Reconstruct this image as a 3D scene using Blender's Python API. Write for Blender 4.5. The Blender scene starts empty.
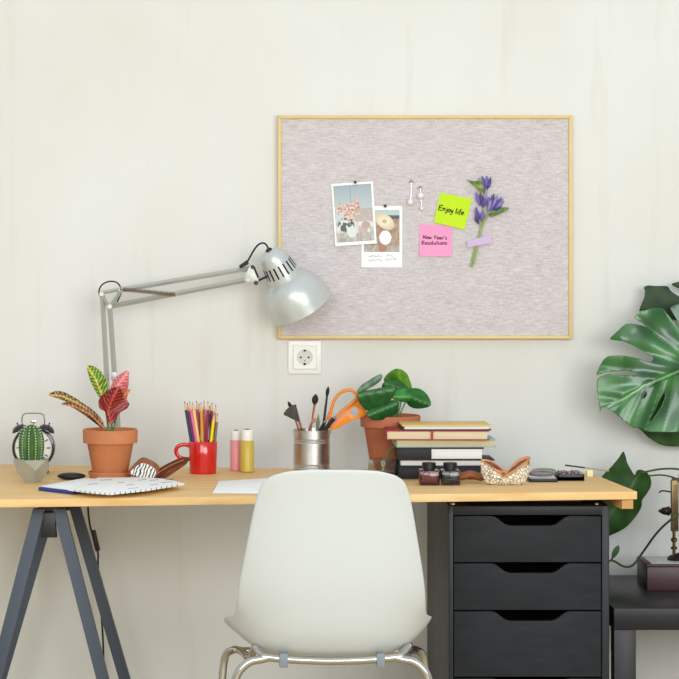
import bpy, bmesh, math, random
from mathutils import Vector, Matrix, geometry, noise
random.seed(7)
PI = math.pi
SC = bpy.context.scene
COL = SC.collection

# ------------------------------------------------------------------ camera, light, exposure
D, F, CX, CY, CZ = 6.7, 2729.0, 208.0, 214.0, 1.364      # camera distance, focal (px), principal point, eye height
cam_d = bpy.data.cameras.new('camera'); cam = bpy.data.objects.new('camera', cam_d); COL.objects.link(cam)
cam.location = (0, -D, CZ); cam.rotation_euler = (PI/2, 0, 0)
cam_d.sensor_width = 36; cam_d.lens = F/679*36
cam_d.shift_x = (339.5-CX)/679; cam_d.shift_y = -(339.5-CY)/679
cam_d.clip_start = .05
SC.camera = cam

W = bpy.data.worlds.new('world'); SC.world = W; W.use_nodes = True
wn = W.node_tree; bg = wn.nodes['Background']; bg.inputs[1].default_value = .68
w_tc = wn.nodes.new('ShaderNodeTexCoord'); w_sp = wn.nodes.new('ShaderNodeSeparateXYZ'); w_rp = wn.nodes.new('ShaderNodeValToRGB')
wn.links.new(w_tc.outputs['Generated'], w_sp.inputs[0]); wn.links.new(w_sp.outputs['Z'], w_rp.inputs[0]); wn.links.new(w_rp.outputs[0], bg.inputs[0])
w_rp.color_ramp.elements[0].position = .0; w_rp.color_ramp.elements[0].color = (.74, .68, .50, 1)      # warm room near the floor
w_rp.color_ramp.elements[1].position = .45; w_rp.color_ramp.elements[1].color = (.93, 1.03, 1.12, 1)   # cool daylight above

def area(name, loc, target, sx, sy, power, color=(1, 1, 1)):
    l = bpy.data.lights.new(name, 'AREA'); l.shape = 'RECTANGLE'; l.size = sx; l.size_y = sy
    l.energy = power; l.color = color
    o = bpy.data.objects.new(name, l); COL.objects.link(o); o.location = loc
    o.rotation_euler = (Vector(target)-Vector(loc)).to_track_quat('-Z', 'Y').to_euler()
    return o
area('window_and_fill_light', (2.3, -6.4, 1.85), (.3, 0, .9), 3.0, 1.8, 160, (.955, 1, 1.03))
area('window_and_fill_light', (-.9, -6.9, 2.35), (.5, 0, .9), 3.2, 2.0, 136, (.955, 1, 1.03))  # added fill from the left to soften shadows, no known window there
area('overhead_fill', (-.8, -3.2, 4.2), (.2, 0, .2), 3.0, 2.4, 6, (.98, 1, .97))  # added overhead fill, not a real roof window

SC.view_settings.view_transform = 'Standard'; SC.view_settings.look = 'None'
SC.view_settings.exposure = -.05; SC.view_settings.gamma = 1.0; SC.view_settings.use_curve_mapping = False

# ------------------------------------------------------------------ coordinates
DZ = .75                                  # desk top height
def S(Y): return F/(D+Y)
def P(px, py, Y):
    s = S(Y); return Vector(((px-CX)/s, Y, CZ-(py-CY)/s))
def YD(py, z=DZ):                         # depth of a photo row on a level surface
    return F/((py-CY)/(CZ-z))-D
def G(px, py, z=DZ):                      # point of a level surface
    return P(px, py, YD(py, z))

# ------------------------------------------------------------------ materials
def lin(c):
    return tuple(((v/255)/12.92 if v/255 <= .04045 else ((v/255+.055)/1.055)**2.4) for v in c)
def mat(name, c, rough=.5, metal=0, spec=.5, var=None, bump=None, trans=0, ior=1.45, coat=0, stretch=(1, 1, 1), c2=None, emit=None, alpha=1, sss=0):
    m = bpy.data.materials.new(name); m.use_nodes = True; nt = m.node_tree; b = nt.nodes['Principled BSDF']
    b.inputs['Base Color'].default_value = (*lin(c), 1)
    b.inputs['Roughness'].default_value = rough; b.inputs['Metallic'].default_value = metal
    b.inputs['Specular IOR Level'].default_value = spec; b.inputs['IOR'].default_value = ior
    b.inputs['Transmission Weight'].default_value = trans; b.inputs['Coat Weight'].default_value = coat
    b.inputs['Alpha'].default_value = alpha
    tc = mp = None
    if var or bump:
        tc = nt.nodes.new('ShaderNodeTexCoord'); mp = nt.nodes.new('ShaderNodeMapping')
        mp.inputs['Scale'].default_value = stretch; nt.links.new(tc.outputs['Object'], mp.inputs['Vector'])
    if var:
        n = nt.nodes.new('ShaderNodeTexNoise'); n.inputs['Scale'].default_value = var[0]; n.inputs['Detail'].default_value = 5
        r = nt.nodes.new('ShaderNodeMapRange'); r.inputs['From Min'].default_value = .3; r.inputs['From Max'].default_value = .7
        mx = nt.nodes.new('ShaderNodeMix'); mx.data_type = 'RGBA'
        k = var[1]
        a = lin(c); d = lin(c2) if c2 else tuple(x*(1-k) for x in a)
        mx.inputs['A'].default_value = (*a, 1); mx.inputs['B'].default_value = (*d, 1)
        nt.links.new(mp.outputs[0], n.inputs['Vector']); nt.links.new(n.outputs['Fac'], r.inputs['Value'])
        nt.links.new(r.outputs[0], mx.inputs['Factor']); nt.links.new(mx.outputs['Result'], b.inputs['Base Color'])
    if bump:
        n = nt.nodes.new('ShaderNodeTexNoise'); n.inputs['Scale'].default_value = bump[0]; n.inputs['Detail'].default_value = 4
        bp = nt.nodes.new('ShaderNodeBump'); bp.inputs['Strength'].default_value = bump[1]; bp.inputs['Distance'].default_value = .002
        nt.links.new(mp.outputs[0], n.inputs['Vector']); nt.links.new(n.outputs['Fac'], bp.inputs['Height']); nt.links.new(bp.outputs[0], b.inputs['Normal'])
    return m
def vmat(name, rough=.5, spec=.5, coat=0, trans=0):          # colours from the mesh's own pigment attribute
    m = bpy.data.materials.new(name); m.use_nodes = True; nt = m.node_tree; b = nt.nodes['Principled BSDF']
    a = nt.nodes.new('ShaderNodeVertexColor'); a.layer_name = 'Col'
    nt.links.new(a.outputs['Color'], b.inputs['Base Color'])
    b.inputs['Roughness'].default_value = rough; b.inputs['Specular IOR Level'].default_value = spec; b.inputs['Coat Weight'].default_value = coat
    return m

M = {}
def wall_mat():
    m = bpy.data.materials.new('plaster'); m.use_nodes = True; nt = m.node_tree; b = nt.nodes['Principled BSDF']
    b.inputs['Roughness'].default_value = .85; b.inputs['Specular IOR Level'].default_value = .2
    tc = nt.nodes.new('ShaderNodeTexCoord')
    def nz(scale, st, det=6):
        mp = nt.nodes.new('ShaderNodeMapping'); mp.inputs['Scale'].default_value = st
        n = nt.nodes.new('ShaderNodeTexNoise'); n.inputs['Scale'].default_value = scale; n.inputs['Detail'].default_value = det
        nt.links.new(tc.outputs['Object'], mp.inputs[0]); nt.links.new(mp.outputs[0], n.inputs['Vector']); return n
    r = nt.nodes.new('ShaderNodeValToRGB'); r.color_ramp.elements[0].position = .32; r.color_ramp.elements[1].position = .7
    r.color_ramp.elements[0].color = (*lin((222, 220, 212)), 1); r.color_ramp.elements[1].color = (*lin((229, 229, 226)), 1)
    n1 = nz(2.2, (1, 1, .7)); nt.links.new(n1.outputs['Fac'], r.inputs[0])
    r2 = nt.nodes.new('ShaderNodeValToRGB'); r2.color_ramp.elements[0].position = .30; r2.color_ramp.elements[1].position = .42
    r2.color_ramp.elements[0].color = (*lin((238, 233, 220)), 1); r2.color_ramp.elements[1].color = (1, 1, 1, 1)
    n2 = nz(5, (3.2, 1, .28)); nt.links.new(n2.outputs['Fac'], r2.inputs[0])
    mx = nt.nodes.new('ShaderNodeMix'); mx.data_type = 'RGBA'; mx.blend_type = 'MULTIPLY'; mx.inputs['Factor'].default_value = .35
    nt.links.new(r.outputs[0], mx.inputs['A']); nt.links.new(r2.outputs[0], mx.inputs['B']); nt.links.new(mx.outputs['Result'], b.inputs['Base Color'])
    n3 = nz(9, (1, 1, 1), 8); bp = nt.nodes.new('ShaderNodeBump'); bp.inputs['Strength'].default_value = .25; bp.inputs['Distance'].default_value = .004
    nt.links.new(n3.outputs['Fac'], bp.inputs['Height']); nt.links.new(bp.outputs[0], b.inputs['Normal'])
    return m
M['wall'] = wall_mat()
M['floor'] = mat('floorboards', (212, 192, 150), .5, var=(6, .3), stretch=(1, 8, 1))
M['pine'] = mat('pine_board', (240, 204, 146), .5, var=(9, .2), stretch=(.5, 6, 6), c2=(226, 178, 112), spec=.3)
M['pine_end'] = mat('pine_batten', (222, 168, 104), .55, var=(20, .3))
M['black_paint'] = mat('black_lacquer', (42, 45, 49), .5, var=(14, .25), stretch=(1, 1, 4), spec=.22)
M['black_side'] = mat('black_carcass', (38, 40, 43), .4, var=(14, .2), spec=.28)
M['drawer_in'] = mat('drawer_inside', (22, 22, 24), .7)
M['steel_dark'] = mat('powder_coated_steel', (68, 74, 84), .5, metal=.3, bump=(300, .2))
M['black_plastic'] = mat('black_plastic', (22, 22, 24), .4)
M['chair_white'] = mat('chair_plastic', (210, 213, 212), .38, spec=.45, bump=(500, .03))
M['chrome'] = mat('chrome', (205, 203, 200), .12, metal=1)
M['clip_grey'] = mat('grey_nylon', (128, 134, 140), .5)
M['table_black'] = mat('black_brown_veneer', (38, 35, 38), .36, var=(10, .2), stretch=(1, 6, 1), spec=.3)
M['maroon'] = mat('maroon_leatherette', (64, 36, 40), .4, bump=(200, .2))
M['brass'] = mat('aged_brass', (118, 98, 66), .35, metal=.9, var=(60, .5))
M['brass_dark'] = mat('dark_bronze', (48, 38, 32), .4, metal=.6)
M['gold_frame'] = mat('gold_frame_metal', (222, 194, 132), .5, metal=.1, var=(30, .08))
def linen():
    m = bpy.data.materials.new('linen_weave'); m.use_nodes = True; nt = m.node_tree; b = nt.nodes['Principled BSDF']
    b.inputs['Roughness'].default_value = .9; b.inputs['Specular IOR Level'].default_value = .1
    tc = nt.nodes.new('ShaderNodeTexCoord'); ns = []
    for sc, st in ((260, (.16, 1, 1.5)), (260, (1.4, 1, .4)), (26, (.6, 1, 1.6))):
        mp = nt.nodes.new('ShaderNodeMapping'); mp.inputs['Scale'].default_value = st
        n = nt.nodes.new('ShaderNodeTexNoise'); n.inputs['Scale'].default_value = sc; n.inputs['Detail'].default_value = 2
        nt.links.new(tc.outputs['Object'], mp.inputs[0]); nt.links.new(mp.outputs[0], n.inputs['Vector']); ns.append(n)
    a = nt.nodes.new('ShaderNodeMath'); a.operation = 'MULTIPLY_ADD'; a.inputs[1].default_value = 1.6
    nt.links.new(ns[0].outputs['Fac'], a.inputs[0]); nt.links.new(ns[1].outputs['Fac'], a.inputs[2])
    a2 = nt.nodes.new('ShaderNodeMath'); a2.operation = 'MULTIPLY_ADD'; a2.inputs[1].default_value = .4
    nt.links.new(ns[2].outputs['Fac'], a2.inputs[0]); nt.links.new(a.outputs[0], a2.inputs[2])
    r = nt.nodes.new('ShaderNodeValToRGB'); r.color_ramp.elements[0].position = .72; r.color_ramp.elements[1].position = 1.25
    r.color_ramp.elements[1].position = 1.0
    mr = nt.nodes.new('ShaderNodeMapRange'); mr.inputs['From Min'].default_value = 1.05; mr.inputs['From Max'].default_value = 1.95
    nt.links.new(a2.outputs[0], mr.inputs['Value']); nt.links.new(mr.outputs[0], r.inputs[0])
    r.color_ramp.elements[0].position = 0; r.color_ramp.elements[0].color = (*lin((188, 178, 179)), 1); r.color_ramp.elements[1].color = (*lin((224, 217, 217)), 1)
    nt.links.new(r.outputs[0], b.inputs['Base Color'])
    bp = nt.nodes.new('ShaderNodeBump'); bp.inputs['Strength'].default_value = .3; bp.inputs['Distance'].default_value = .001
    nt.links.new(a.outputs[0], bp.inputs['Height']); nt.links.new(bp.outputs[0], b.inputs['Normal'])
    return m
M['linen'] = linen()
M['photo_white'] = mat('photo_paper', (246, 246, 244), .5)
M['ink'] = mat('black_ink', (18, 18, 20), .6)
M['ink_grey'] = mat('grey_ink', (84, 82, 86), .6)
M['note_green'] = mat('lime_paper', (196, 232, 22), .7)
M['note_pink'] = mat('pink_paper', (250, 158, 200), .7)
M['tape'] = mat('lilac_tape', (214, 186, 226), .4, alpha=.85)
M['pearl'] = mat('pearl', (240, 230, 226), .2, coat=.6)
M['silver'] = mat('silver_wire', (190, 186, 186), .3, metal=1)
M['white_plastic'] = mat('white_plastic', (243, 242, 236), .35)
M['socket_in'] = mat('socket_recess_shade', (216, 212, 202), .5)  # darker than the plate, painting in the shade of the recess
M['black'] = mat('matt_black', (14, 14, 14), .5)
M['lamp_grey'] = mat('silver_enamel', (204, 208, 206), .33, metal=.35)
M['lamp_arm'] = mat('grey_metal_arm', (186, 187, 180), .42, metal=.4)
M['spring'] = mat('spring_steel', (150, 132, 120), .4, metal=.6)
M['lamp_inside'] = mat('white_reflector', (240, 240, 236), .4)
M['terracotta'] = mat('terracotta', (206, 128, 82), .75, var=(18, .18), bump=(120, .1))
M['terracotta2'] = mat('old_terracotta', (186, 110, 76), .8, var=(22, .22), bump=(120, .1))
M['soil'] = mat('soil', (60, 42, 30), .95, bump=(80, 1))
M['concrete'] = mat('cast_concrete', (172, 168, 150), .85, var=(40, .15), bump=(150, .15))
M['cactus'] = mat('cactus_skin', (40, 84, 36), .45, var=(60, .4), c2=(84, 120, 52))
M['spine'] = mat('cactus_wool', (235, 232, 210), .8)
M['clock_black'] = mat('clock_enamel', (24, 25, 28), .25, coat=.5)
M['clock_face'] = mat('clock_dial', (238, 236, 230), .5)
M['red_glaze'] = mat('red_glaze', (204, 24, 22), .18, coat=.6)
M['cap_white'] = mat('bottle_cap', (236, 230, 220), .35)
M['pink_paint'] = mat('pink_paint', (226, 146, 146), .35)
M['olive_paint'] = mat('ochre_paint', (200, 174, 70), .35)
M['paper'] = mat('paper', (250, 249, 246), .7)
M['tin'] = mat('tin_plate', (214, 212, 208), .3, metal=1, var=(25, .2), bump=(60, .15))
M['orange'] = mat('orange_plastic', (240, 138, 28), .35)
M['steel'] = mat('blade_steel', (180, 182, 186), .22, metal=1)
M['glass'] = mat('clear_glass', (238, 246, 246), .03, trans=1, ior=1.45)
M['glass_ink'] = mat('ink_bottle_glass', (245, 240, 240), .04, trans=1, ior=1.4)
M['ink_red'] = mat('red_ink', (122, 22, 30), .2)
M['ink_blk'] = mat('dark_ink', (26, 22, 34), .2)
M['leather'] = mat('brown_leather', (150, 84, 46), .5, var=(60, .35), bump=(200, .4))
M['leather_dark'] = mat('dark_leather', (104, 50, 34), .45, var=(60, .35), bump=(200, .4))
M['leather_tan'] = mat('tan_leather', (206, 140, 84), .5, var=(60, .2))
def crackle(name, base, line, scale, w):
    m = bpy.data.materials.new(name); m.use_nodes = True; nt = m.node_tree; b = nt.nodes['Principled BSDF']; b.inputs['Roughness'].default_value = .5
    tc = nt.nodes.new('ShaderNodeTexCoord'); v = nt.nodes.new('ShaderNodeTexVoronoi'); v.feature = 'DISTANCE_TO_EDGE'; v.inputs['Scale'].default_value = scale
    r = nt.nodes.new('ShaderNodeValToRGB'); r.color_ramp.elements[0].position = w; r.color_ramp.elements[0].color = (*lin(line), 1)
    r.color_ramp.elements[1].position = w*2.2; r.color_ramp.elements[1].color = (*lin(base), 1)
    nt.links.new(tc.outputs['Object'], v.inputs['Vector']); nt.links.new(v.outputs['Distance'], r.inputs[0]); nt.links.new(r.outputs[0], b.inputs['Base Color'])
    return m
M['crackle'] = crackle('crackled_print', (236, 226, 204), (128, 112, 92), 130, .045)
M['zebra'] = mat('zebra_print', (240, 236, 224), .5)
M['blue'] = mat('blue_cover', (38, 62, 140), .4)
M['leaf_mon'] = vmat('glossy_leaf', .38, .3)
M['leaf_big'] = vmat('monstera_leaf', .33, .62, .2)
M['leaf_dull'] = vmat('matte_leaf', .5, .25)
M['vpaint'] = vmat('printed_picture', .35)
M['stem'] = mat('green_stem', (92, 128, 62), .5)
M['stem_dark'] = mat('dark_green_stem', (52, 78, 40), .5)
M['vine'] = mat('vine_stem', (60, 76, 42), .55)

# ------------------------------------------------------------------ mesh helpers
class MB:
    def __init__(s, o=(0, 0, 0)): s.bm = bmesh.new(); s.o = Vector(o); s.mats = []; s.cur = 0; s.cl = None
    def m(s, mt):
        if mt not in s.mats: s.mats.append(mt)
        s.cur = s.mats.index(mt); return s
    def V(s, p): return s.bm.verts.new(Vector(p)-s.o)
    def face(s, vs):
        try:
            f = s.bm.faces.new(vs); f.material_index = s.cur; f.smooth = True; return f
        except ValueError: return None
    def box(s, lo, hi, rz=0, bevel=0, rot=None):
        lo, hi = Vector(lo), Vector(hi); c = (lo+hi)/2; h = (hi-lo)/2
        R = rot if rot is not None else Matrix.Rotation(rz, 3, 'Z')
        vs = [s.V(c+R@Vector((sx*h.x, sy*h.y, sz*h.z))) for sx in (-1, 1) for sy in (-1, 1) for sz in (-1, 1)]
        fs = [s.face([vs[i] for i in q]) for q in ((0, 1, 3, 2), (4, 6, 7, 5), (0, 4, 5, 1), (2, 3, 7, 6), (0, 2, 6, 4), (1, 5, 7, 3))]
        if bevel:
            es = list({e for f in fs for e in f.edges})
            r = bmesh.ops.bevel(s.bm, geom=es, offset=bevel, segments=2, affect='EDGES', profile=.5)
            for f in r['faces']: f.material_index = s.cur; f.smooth = True
        return s
    def tube(s, pts, r, n=10, caps=True, closed=False, flat=1.0):
        pts = [Vector(p) for p in pts]; N = len(pts)
        rs = r if isinstance(r, (list, tuple)) else [r]*N
        T = []
        for i in range(N):
            a = pts[(i-1) % N] if (closed or i > 0) else pts[i]; b = pts[(i+1) % N] if (closed or i < N-1) else pts[i]
            t = (b-a); T.append(t.normalized() if t.length > 1e-9 else Vector((0, 0, 1)))
        up = Vector((0, 0, 1)) if abs(T[0].z) < .9 else Vector((0, 1, 0))
        u = T[0].cross(up).normalized(); rings = []
        for i in range(N):
            u = (u-T[i]*u.dot(T[i])); u = u.normalized() if u.length > 1e-6 else T[i].orthogonal().normalized()
            w = T[i].cross(u)
            rings.append([s.V(pts[i]+(u*math.cos(2*PI*k/n)+w*math.sin(2*PI*k/n)*flat)*rs[i]) for k in range(n)])
        for i in range(N if closed else N-1):
            a, b = rings[i], rings[(i+1) % N]
            for k in range(n): s.face([a[k], a[(k+1) % n], b[(k+1) % n], b[k]])
        if caps and not closed: s.face(rings[0][::-1]); s.face(rings[-1])
        return s
    def lathe(s, prof, c=(0, 0, 0), n=32, R=None, rf=None, cap0=True, cap1=True):   # prof: (r, z)
        c = Vector(c); R = R or Matrix.Identity(3); rings = []
        for (r, z) in prof:
            if r < 1e-6: rings.append([s.V(c+R@Vector((0, 0, z)))])
            else: rings.append([s.V(c+R@Vector(((r*(rf(2*PI*k/n, z) if rf else 1))*math.cos(2*PI*k/n), (r*(rf(2*PI*k/n, z) if rf else 1))*math.sin(2*PI*k/n), z))) for k in range(n)])
        for a, b in zip(rings, rings[1:]):
            for k in range(n):
                k2 = (k+1) % n
                if len(a) == 1 and len(b) == 1: continue
                if len(a) == 1: s.face([a[0], b[k2], b[k]])
                elif len(b) == 1: s.face([a[k], a[k2], b[0]])
                else: s.face([a[k], a[k2], b[k2], b[k]])
        if cap0 and len(rings[0]) > 1: s.face(rings[0][::-1])
        if cap1 and len(rings[-1]) > 1: s.face(rings[-1])
        return s
    def prism(s, poly, vec, bevel=0):       # poly: 3D points, extruded by vec
        vec = Vector(vec); a = [s.V(p) for p in poly]; b = [s.V(Vector(p)+vec) for p in poly]; n = len(a)
        fs = [s.face(a[::-1]), s.face(b)]
        for i in range(n): fs.append(s.face([a[i], a[(i+1) % n], b[(i+1) % n], b[i]]))
        if bevel:
            es = [e for e in fs[0].edges]+[e for e in fs[1].edges]
            r = bmesh.ops.bevel(s.bm, geom=es, offset=bevel, segments=2, affect='EDGES', profile=.5)
            for f in r['faces']: f.material_index = s.cur; f.smooth = True
        return s
    def sphere(s, c, r, n=14, sc=(1, 1, 1), R=None):
        c = Vector(c); R = R or Matrix.Identity(3)
        prof = [(math.sin(PI*i/n), -math.cos(PI*i/n)) for i in range(n+1)]
        rings = []
        for (rr, z) in prof:
            if rr < 1e-6: rings.append([s.V(c+R@Vector((0, 0, z*r*sc[2])))])
            else: rings.append([s.V(c+R@Vector((rr*math.cos(2*PI*k/n)*r*sc[0], rr*math.sin(2*PI*k/n)*r*sc[1], z*r*sc[2]))) for k in range(n)])
        for a, b in zip(rings, rings[1:]):
            for k in range(n):
                k2 = (k+1) % n
                if len(a) == 1: s.face([a[0], b[k2], b[k]])
                elif len(b) == 1: s.face([a[k], a[k2], b[0]])
                else: s.face([a[k], a[k2], b[k2], b[k]])
        return s
    def build(s, name, mt=None, parent=None, sharp=40, mods=()):
        bmesh.ops.recalc_face_normals(s.bm, faces=s.bm.faces[:])
        lim = math.radians(sharp)
        for e in s.bm.edges:
            if len(e.link_faces) == 2 and e.calc_face_angle(0) > lim: e.smooth = False
        me = bpy.data.meshes.new(name); s.bm.to_mesh(me); s.bm.free()
        if s.mats:
            for x in s.mats: me.materials.append(x)
        else: me.materials.append(mt)
        o = bpy.data.objects.new(name, me); COL.objects.link(o)
        if parent is None: o.location = s.o
        else:
            o.parent = parent
            w = world_loc(parent); o.location = s.o-w
        for k, kw in mods:
            md = o.modifiers.new(k.lower(), k)
            for a, v in kw.items(): setattr(md, a, v)
        return o
def world_loc(o):
    l = Vector((0, 0, 0))
    while o is not None: l += o.location; o = o.parent
    return l
def tag(o, label=None, cat=None, group=None, kind=None):
    if label: o['label'] = label
    if cat: o['category'] = cat
    if group: o['group'] = group
    if kind: o['kind'] = kind
    return o
def thing(name, label, cat, loc, group=None):
    o = bpy.data.objects.new(name, None); COL.objects.link(o); o.location = loc; o.empty_display_size = .02
    return tag(o, label, cat, group)
def single(mb, name, mt, label, cat, group=None, **k):
    return tag(mb.build(name, mt, None, **k), label, cat, group)

def catmull(pts, sub=4, closed=True):
    pts = [Vector(p) for p in pts]; n = len(pts); out = []
    for i in range(n if closed else n-1):
        if closed: p0, p1, p2, p3 = pts[i-1], pts[i], pts[(i+1) % n], pts[(i+2) % n]
        else: p0, p1, p2, p3 = pts[max(i-1, 0)], pts[i], pts[i+1], pts[min(i+2, n-1)]
        for k in range(sub):
            t = k/sub
            out.append(.5*((2*p1)+(p2-p0)*t+(2*p0-5*p1+4*p2-p3)*t*t+(3*p1-p0-3*p2+p3)*t*t*t))
    if not closed: out.append(pts[-1])
    return out
def inside(p, poly):
    c = False; n = len(poly); x, y = p
    for i in range(n):
        x1, y1 = poly[i][0], poly[i][1]; x2, y2 = poly[i-1][0], poly[i-1][1]
        if (y1 > y) != (y2 > y) and x < (x2-x1)*(y-y1)/(y2-y1)+x1: c = not c
    return c
def sdist(p, a, b):                          # distance to segment and position along it
    ax, ay = a; bx, by = b; dx, dy = bx-ax, by-ay; L2 = dx*dx+dy*dy
    t = max(0, min(1, ((p[0]-ax)*dx+(p[1]-ay)*dy)/L2)); q = (ax+dx*t, ay+dy*t)
    cr = dx*(p[1]-ay)-dy*(p[0]-ax)
    return math.hypot(p[0]-q[0], p[1]-q[1]), t, (1 if cr > 0 else -1)
def blade(name, outline, depth, color, parent, origin, mt, step=2.0, thick=.0008, sub=3, holes=()):
    """a leaf: outline in photo units, depth(p)->Y, color(p)->rgb 0..255; given real thickness"""
    ol = [tuple(v) for v in catmull([(x, y, 0) for x, y in outline], sub)] if sub > 1 else [(x, y, 0) for x, y in outline]
    ol = [(v[0], v[1]) for v in ol]
    pts = [Vector(p) for p in ol]; n0 = len(pts); edges = [(i, (i+1) % n0) for i in range(n0)]
    for h in holes:
        b0 = len(pts); pts += [Vector(p) for p in h]; edges += [(b0+i, b0+(i+1) % len(h)) for i in range(len(h))]
    x0 = min(p[0] for p in ol); x1 = max(p[0] for p in ol); y0 = min(p[1] for p in ol); y1 = max(p[1] for p in ol)
    y = y0+step/2; r = 0
    while y < y1:
        x = x0+step/2+(step/2 if r % 2 else 0)
        while x < x1:
            if inside((x, y), ol) and not any(inside((x, y), h) for h in holes): pts.append(Vector((x, y)))
            x += step
        y += step*.87; r += 1
    res = geometry.delaunay_2d_cdt(pts, edges, [], 1, 1e-5)
    vs, fs = res[0], res[2]
    mb = MB(origin); lay = mb.bm.verts.layers.float_color.new('Col')
    bv = []
    for v in vs:
        q = mb.V(P(v.x, v.y, depth((v.x, v.y)))); c = lin(color((v.x, v.y))); q[lay] = (*c, 1); bv.append(q)
    for f in fs:
        cx = sum(vs[i].x for i in f)/3; cy = sum(vs[i].y for i in f)/3
        if not inside((cx, cy), ol) or any(inside((cx, cy), h) for h in holes): continue
        mb.face([bv[i] for i in f])
    o = mb.build(name, mt, parent, sharp=180, mods=[('SOLIDIFY', dict(thickness=thick, offset=0))])
    return o
def mixc(a, b, t):
    t = max(0, min(1, t)); return tuple(a[i]+(b[i]-a[i])*t for i in range(3))

# ================================================================== SETTING
YW = .03
b = MB((0, YW, 0)); b.box((-3.2, YW, 0), (3.4, YW+.12, 3.2)); o = b.build('wall_back', M['wall']); tag(o, 'off white mottled plaster wall behind the desk', 'wall', kind='structure')
b = MB(); b.box((-3.2, -6.9, -.08), (3.4, YW, 0)); o = b.build('floor', M['floor']); tag(o, 'wooden floor', 'floor', kind='structure')
b = MB((0, YW, 0)); b.box((-3.2, YW-.015, 0), (3.4, YW, .09), bevel=.004); o = b.build('baseboard_back', M['white_plastic']); tag(o, 'white baseboard', 'baseboard', kind='structure')

# ================================================================== DESKTOP, TRESTLE, DRAWERS, SIDE TABLE
BR = G(590, 472.5); FR = G(637, 491.3)
FL = P(-70, 0, 0); s_fl = (508.6-CY)/(CZ-DZ+.018); yfl = F/s_fl-D; FL = Vector(((-70-CX)/s_fl, yfl, DZ))
BL = Vector(((-70-CX)/S(.02), .02, DZ))
t = thing('desktop', 'long pine board desktop lying on the dark trestle and black drawer unit', 'desk', (0, -.35, DZ-.018))
b = MB((0, -.35, DZ-.018)); poly = [FL, FR, BR, BL]; b.prism([p-Vector((0, 0, .018)) for p in poly], (0, 0, .018), bevel=.0015); b.build('tabletop', M['pine'], t)
b = MB((0, -.35, DZ-.018)); e = (BR-FR).normalized(); a0 = FR+Vector((-.006, .012, -.018)); a1 = BR+Vector((-.006, -.01, -.018))
b.prism([a0-Vector((.026, 0, .0225)), a0-Vector((0, 0, .0225)), a0, a0-Vector((.026, 0, 0))], a1-a0, bevel=.002); b.build('batten', M['pine_end'], t)

# trestle
ax = -.348; t = thing('trestle', 'dark grey steel trestle with splayed legs under the left end of the desktop', 'trestle', (ax, -.5, 0))
ht = DZ-.0185
for (Yl, sgn) in ((-.72, -1), (-.72, 1), (-.16, -1), (-.16, 1)):
    sp, hs = (.253, .0215) if Yl < -.5 else (.285, .0125)
    b = MB((ax, -.5, 0)); top = Vector((ax+sgn*hs, Yl, ht-.012)); bot = Vector((ax+sgn*(hs+sp*ht), Yl, .0)); w = .0135
    q = [(-w, -w), (w, -w), (w, w), (-w, w)]
    b.prism([bot+Vector((x, y, 0)) for x, y in q], top-bot, bevel=.002); b.build('leg', M['steel_dark'], t)
b = MB((ax, -.5, 0)); b.box((ax-.022, -.733, ht-.018), (ax+.022, -.14, ht), bevel=.002); b.build('top_rail', M['black_plastic'], t)
for Yl in (-.736, -.19):
    b = MB((ax, -.5, 0)); b.prism([(ax-.012, Yl, ht-.02), (ax+.012, Yl, ht-.02), (ax+.017, Yl, ht-.075), (ax-.017, Yl, ht-.075)], (0, .04, 0), bevel=.002); b.build('bracket', M['black_plastic'], t)
for sgn in (-1, 1):
    b = MB((ax, -.5, 0)); b.tube([(ax+sgn*(.0215+.253*(ht-.2)), -.71, .2), (ax+sgn*(.0125+.285*(ht-.2)), -.165, .2)], .009); b.build('stretcher', M['steel_dark'], t)

# drawer unit
YC = -.595; sC = S(YC)
def C(px, py): return P(px, py, YC)
xl, xr = C(448.5, 0).x, C(609.3, 0).x; xi, xj = C(453.6, 0).x, C(601.7, 0).x; zt = C(0, 506).z; zo = C(0, 515).z
t = thing('drawer_unit', 'black wooden drawer unit with cut-out grips supporting the right end of the desktop', 'drawer unit', ((xl+xr)/2, -.29, 0))
org = ((xl+xr)/2, -.29, 0)
b = MB(org); yb = -.002; zb = .045
b.box((xl, YC, zb), (xi-.0005, yb, zt), bevel=.0012); b.box((xj+.0005, YC, zb), (xr, yb, zt), bevel=.0012)
b.box((xi-.001, YC+.0005, zo), (xj+.001, yb, zt-.0005), bevel=.0008); b.box((xi-.001, YC+.0005, zb), (xj+.001, yb, zb+.02)); b.box((xi-.001, yb-.012, zb), (xj+.001, yb, zo+.001))
b.build('body', M['black_side'], t)
tops = [516.2, 563.6, 611.5, 678.5, 745]; bots = [562.2, 610, 676.8, 743.5, 796]
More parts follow.
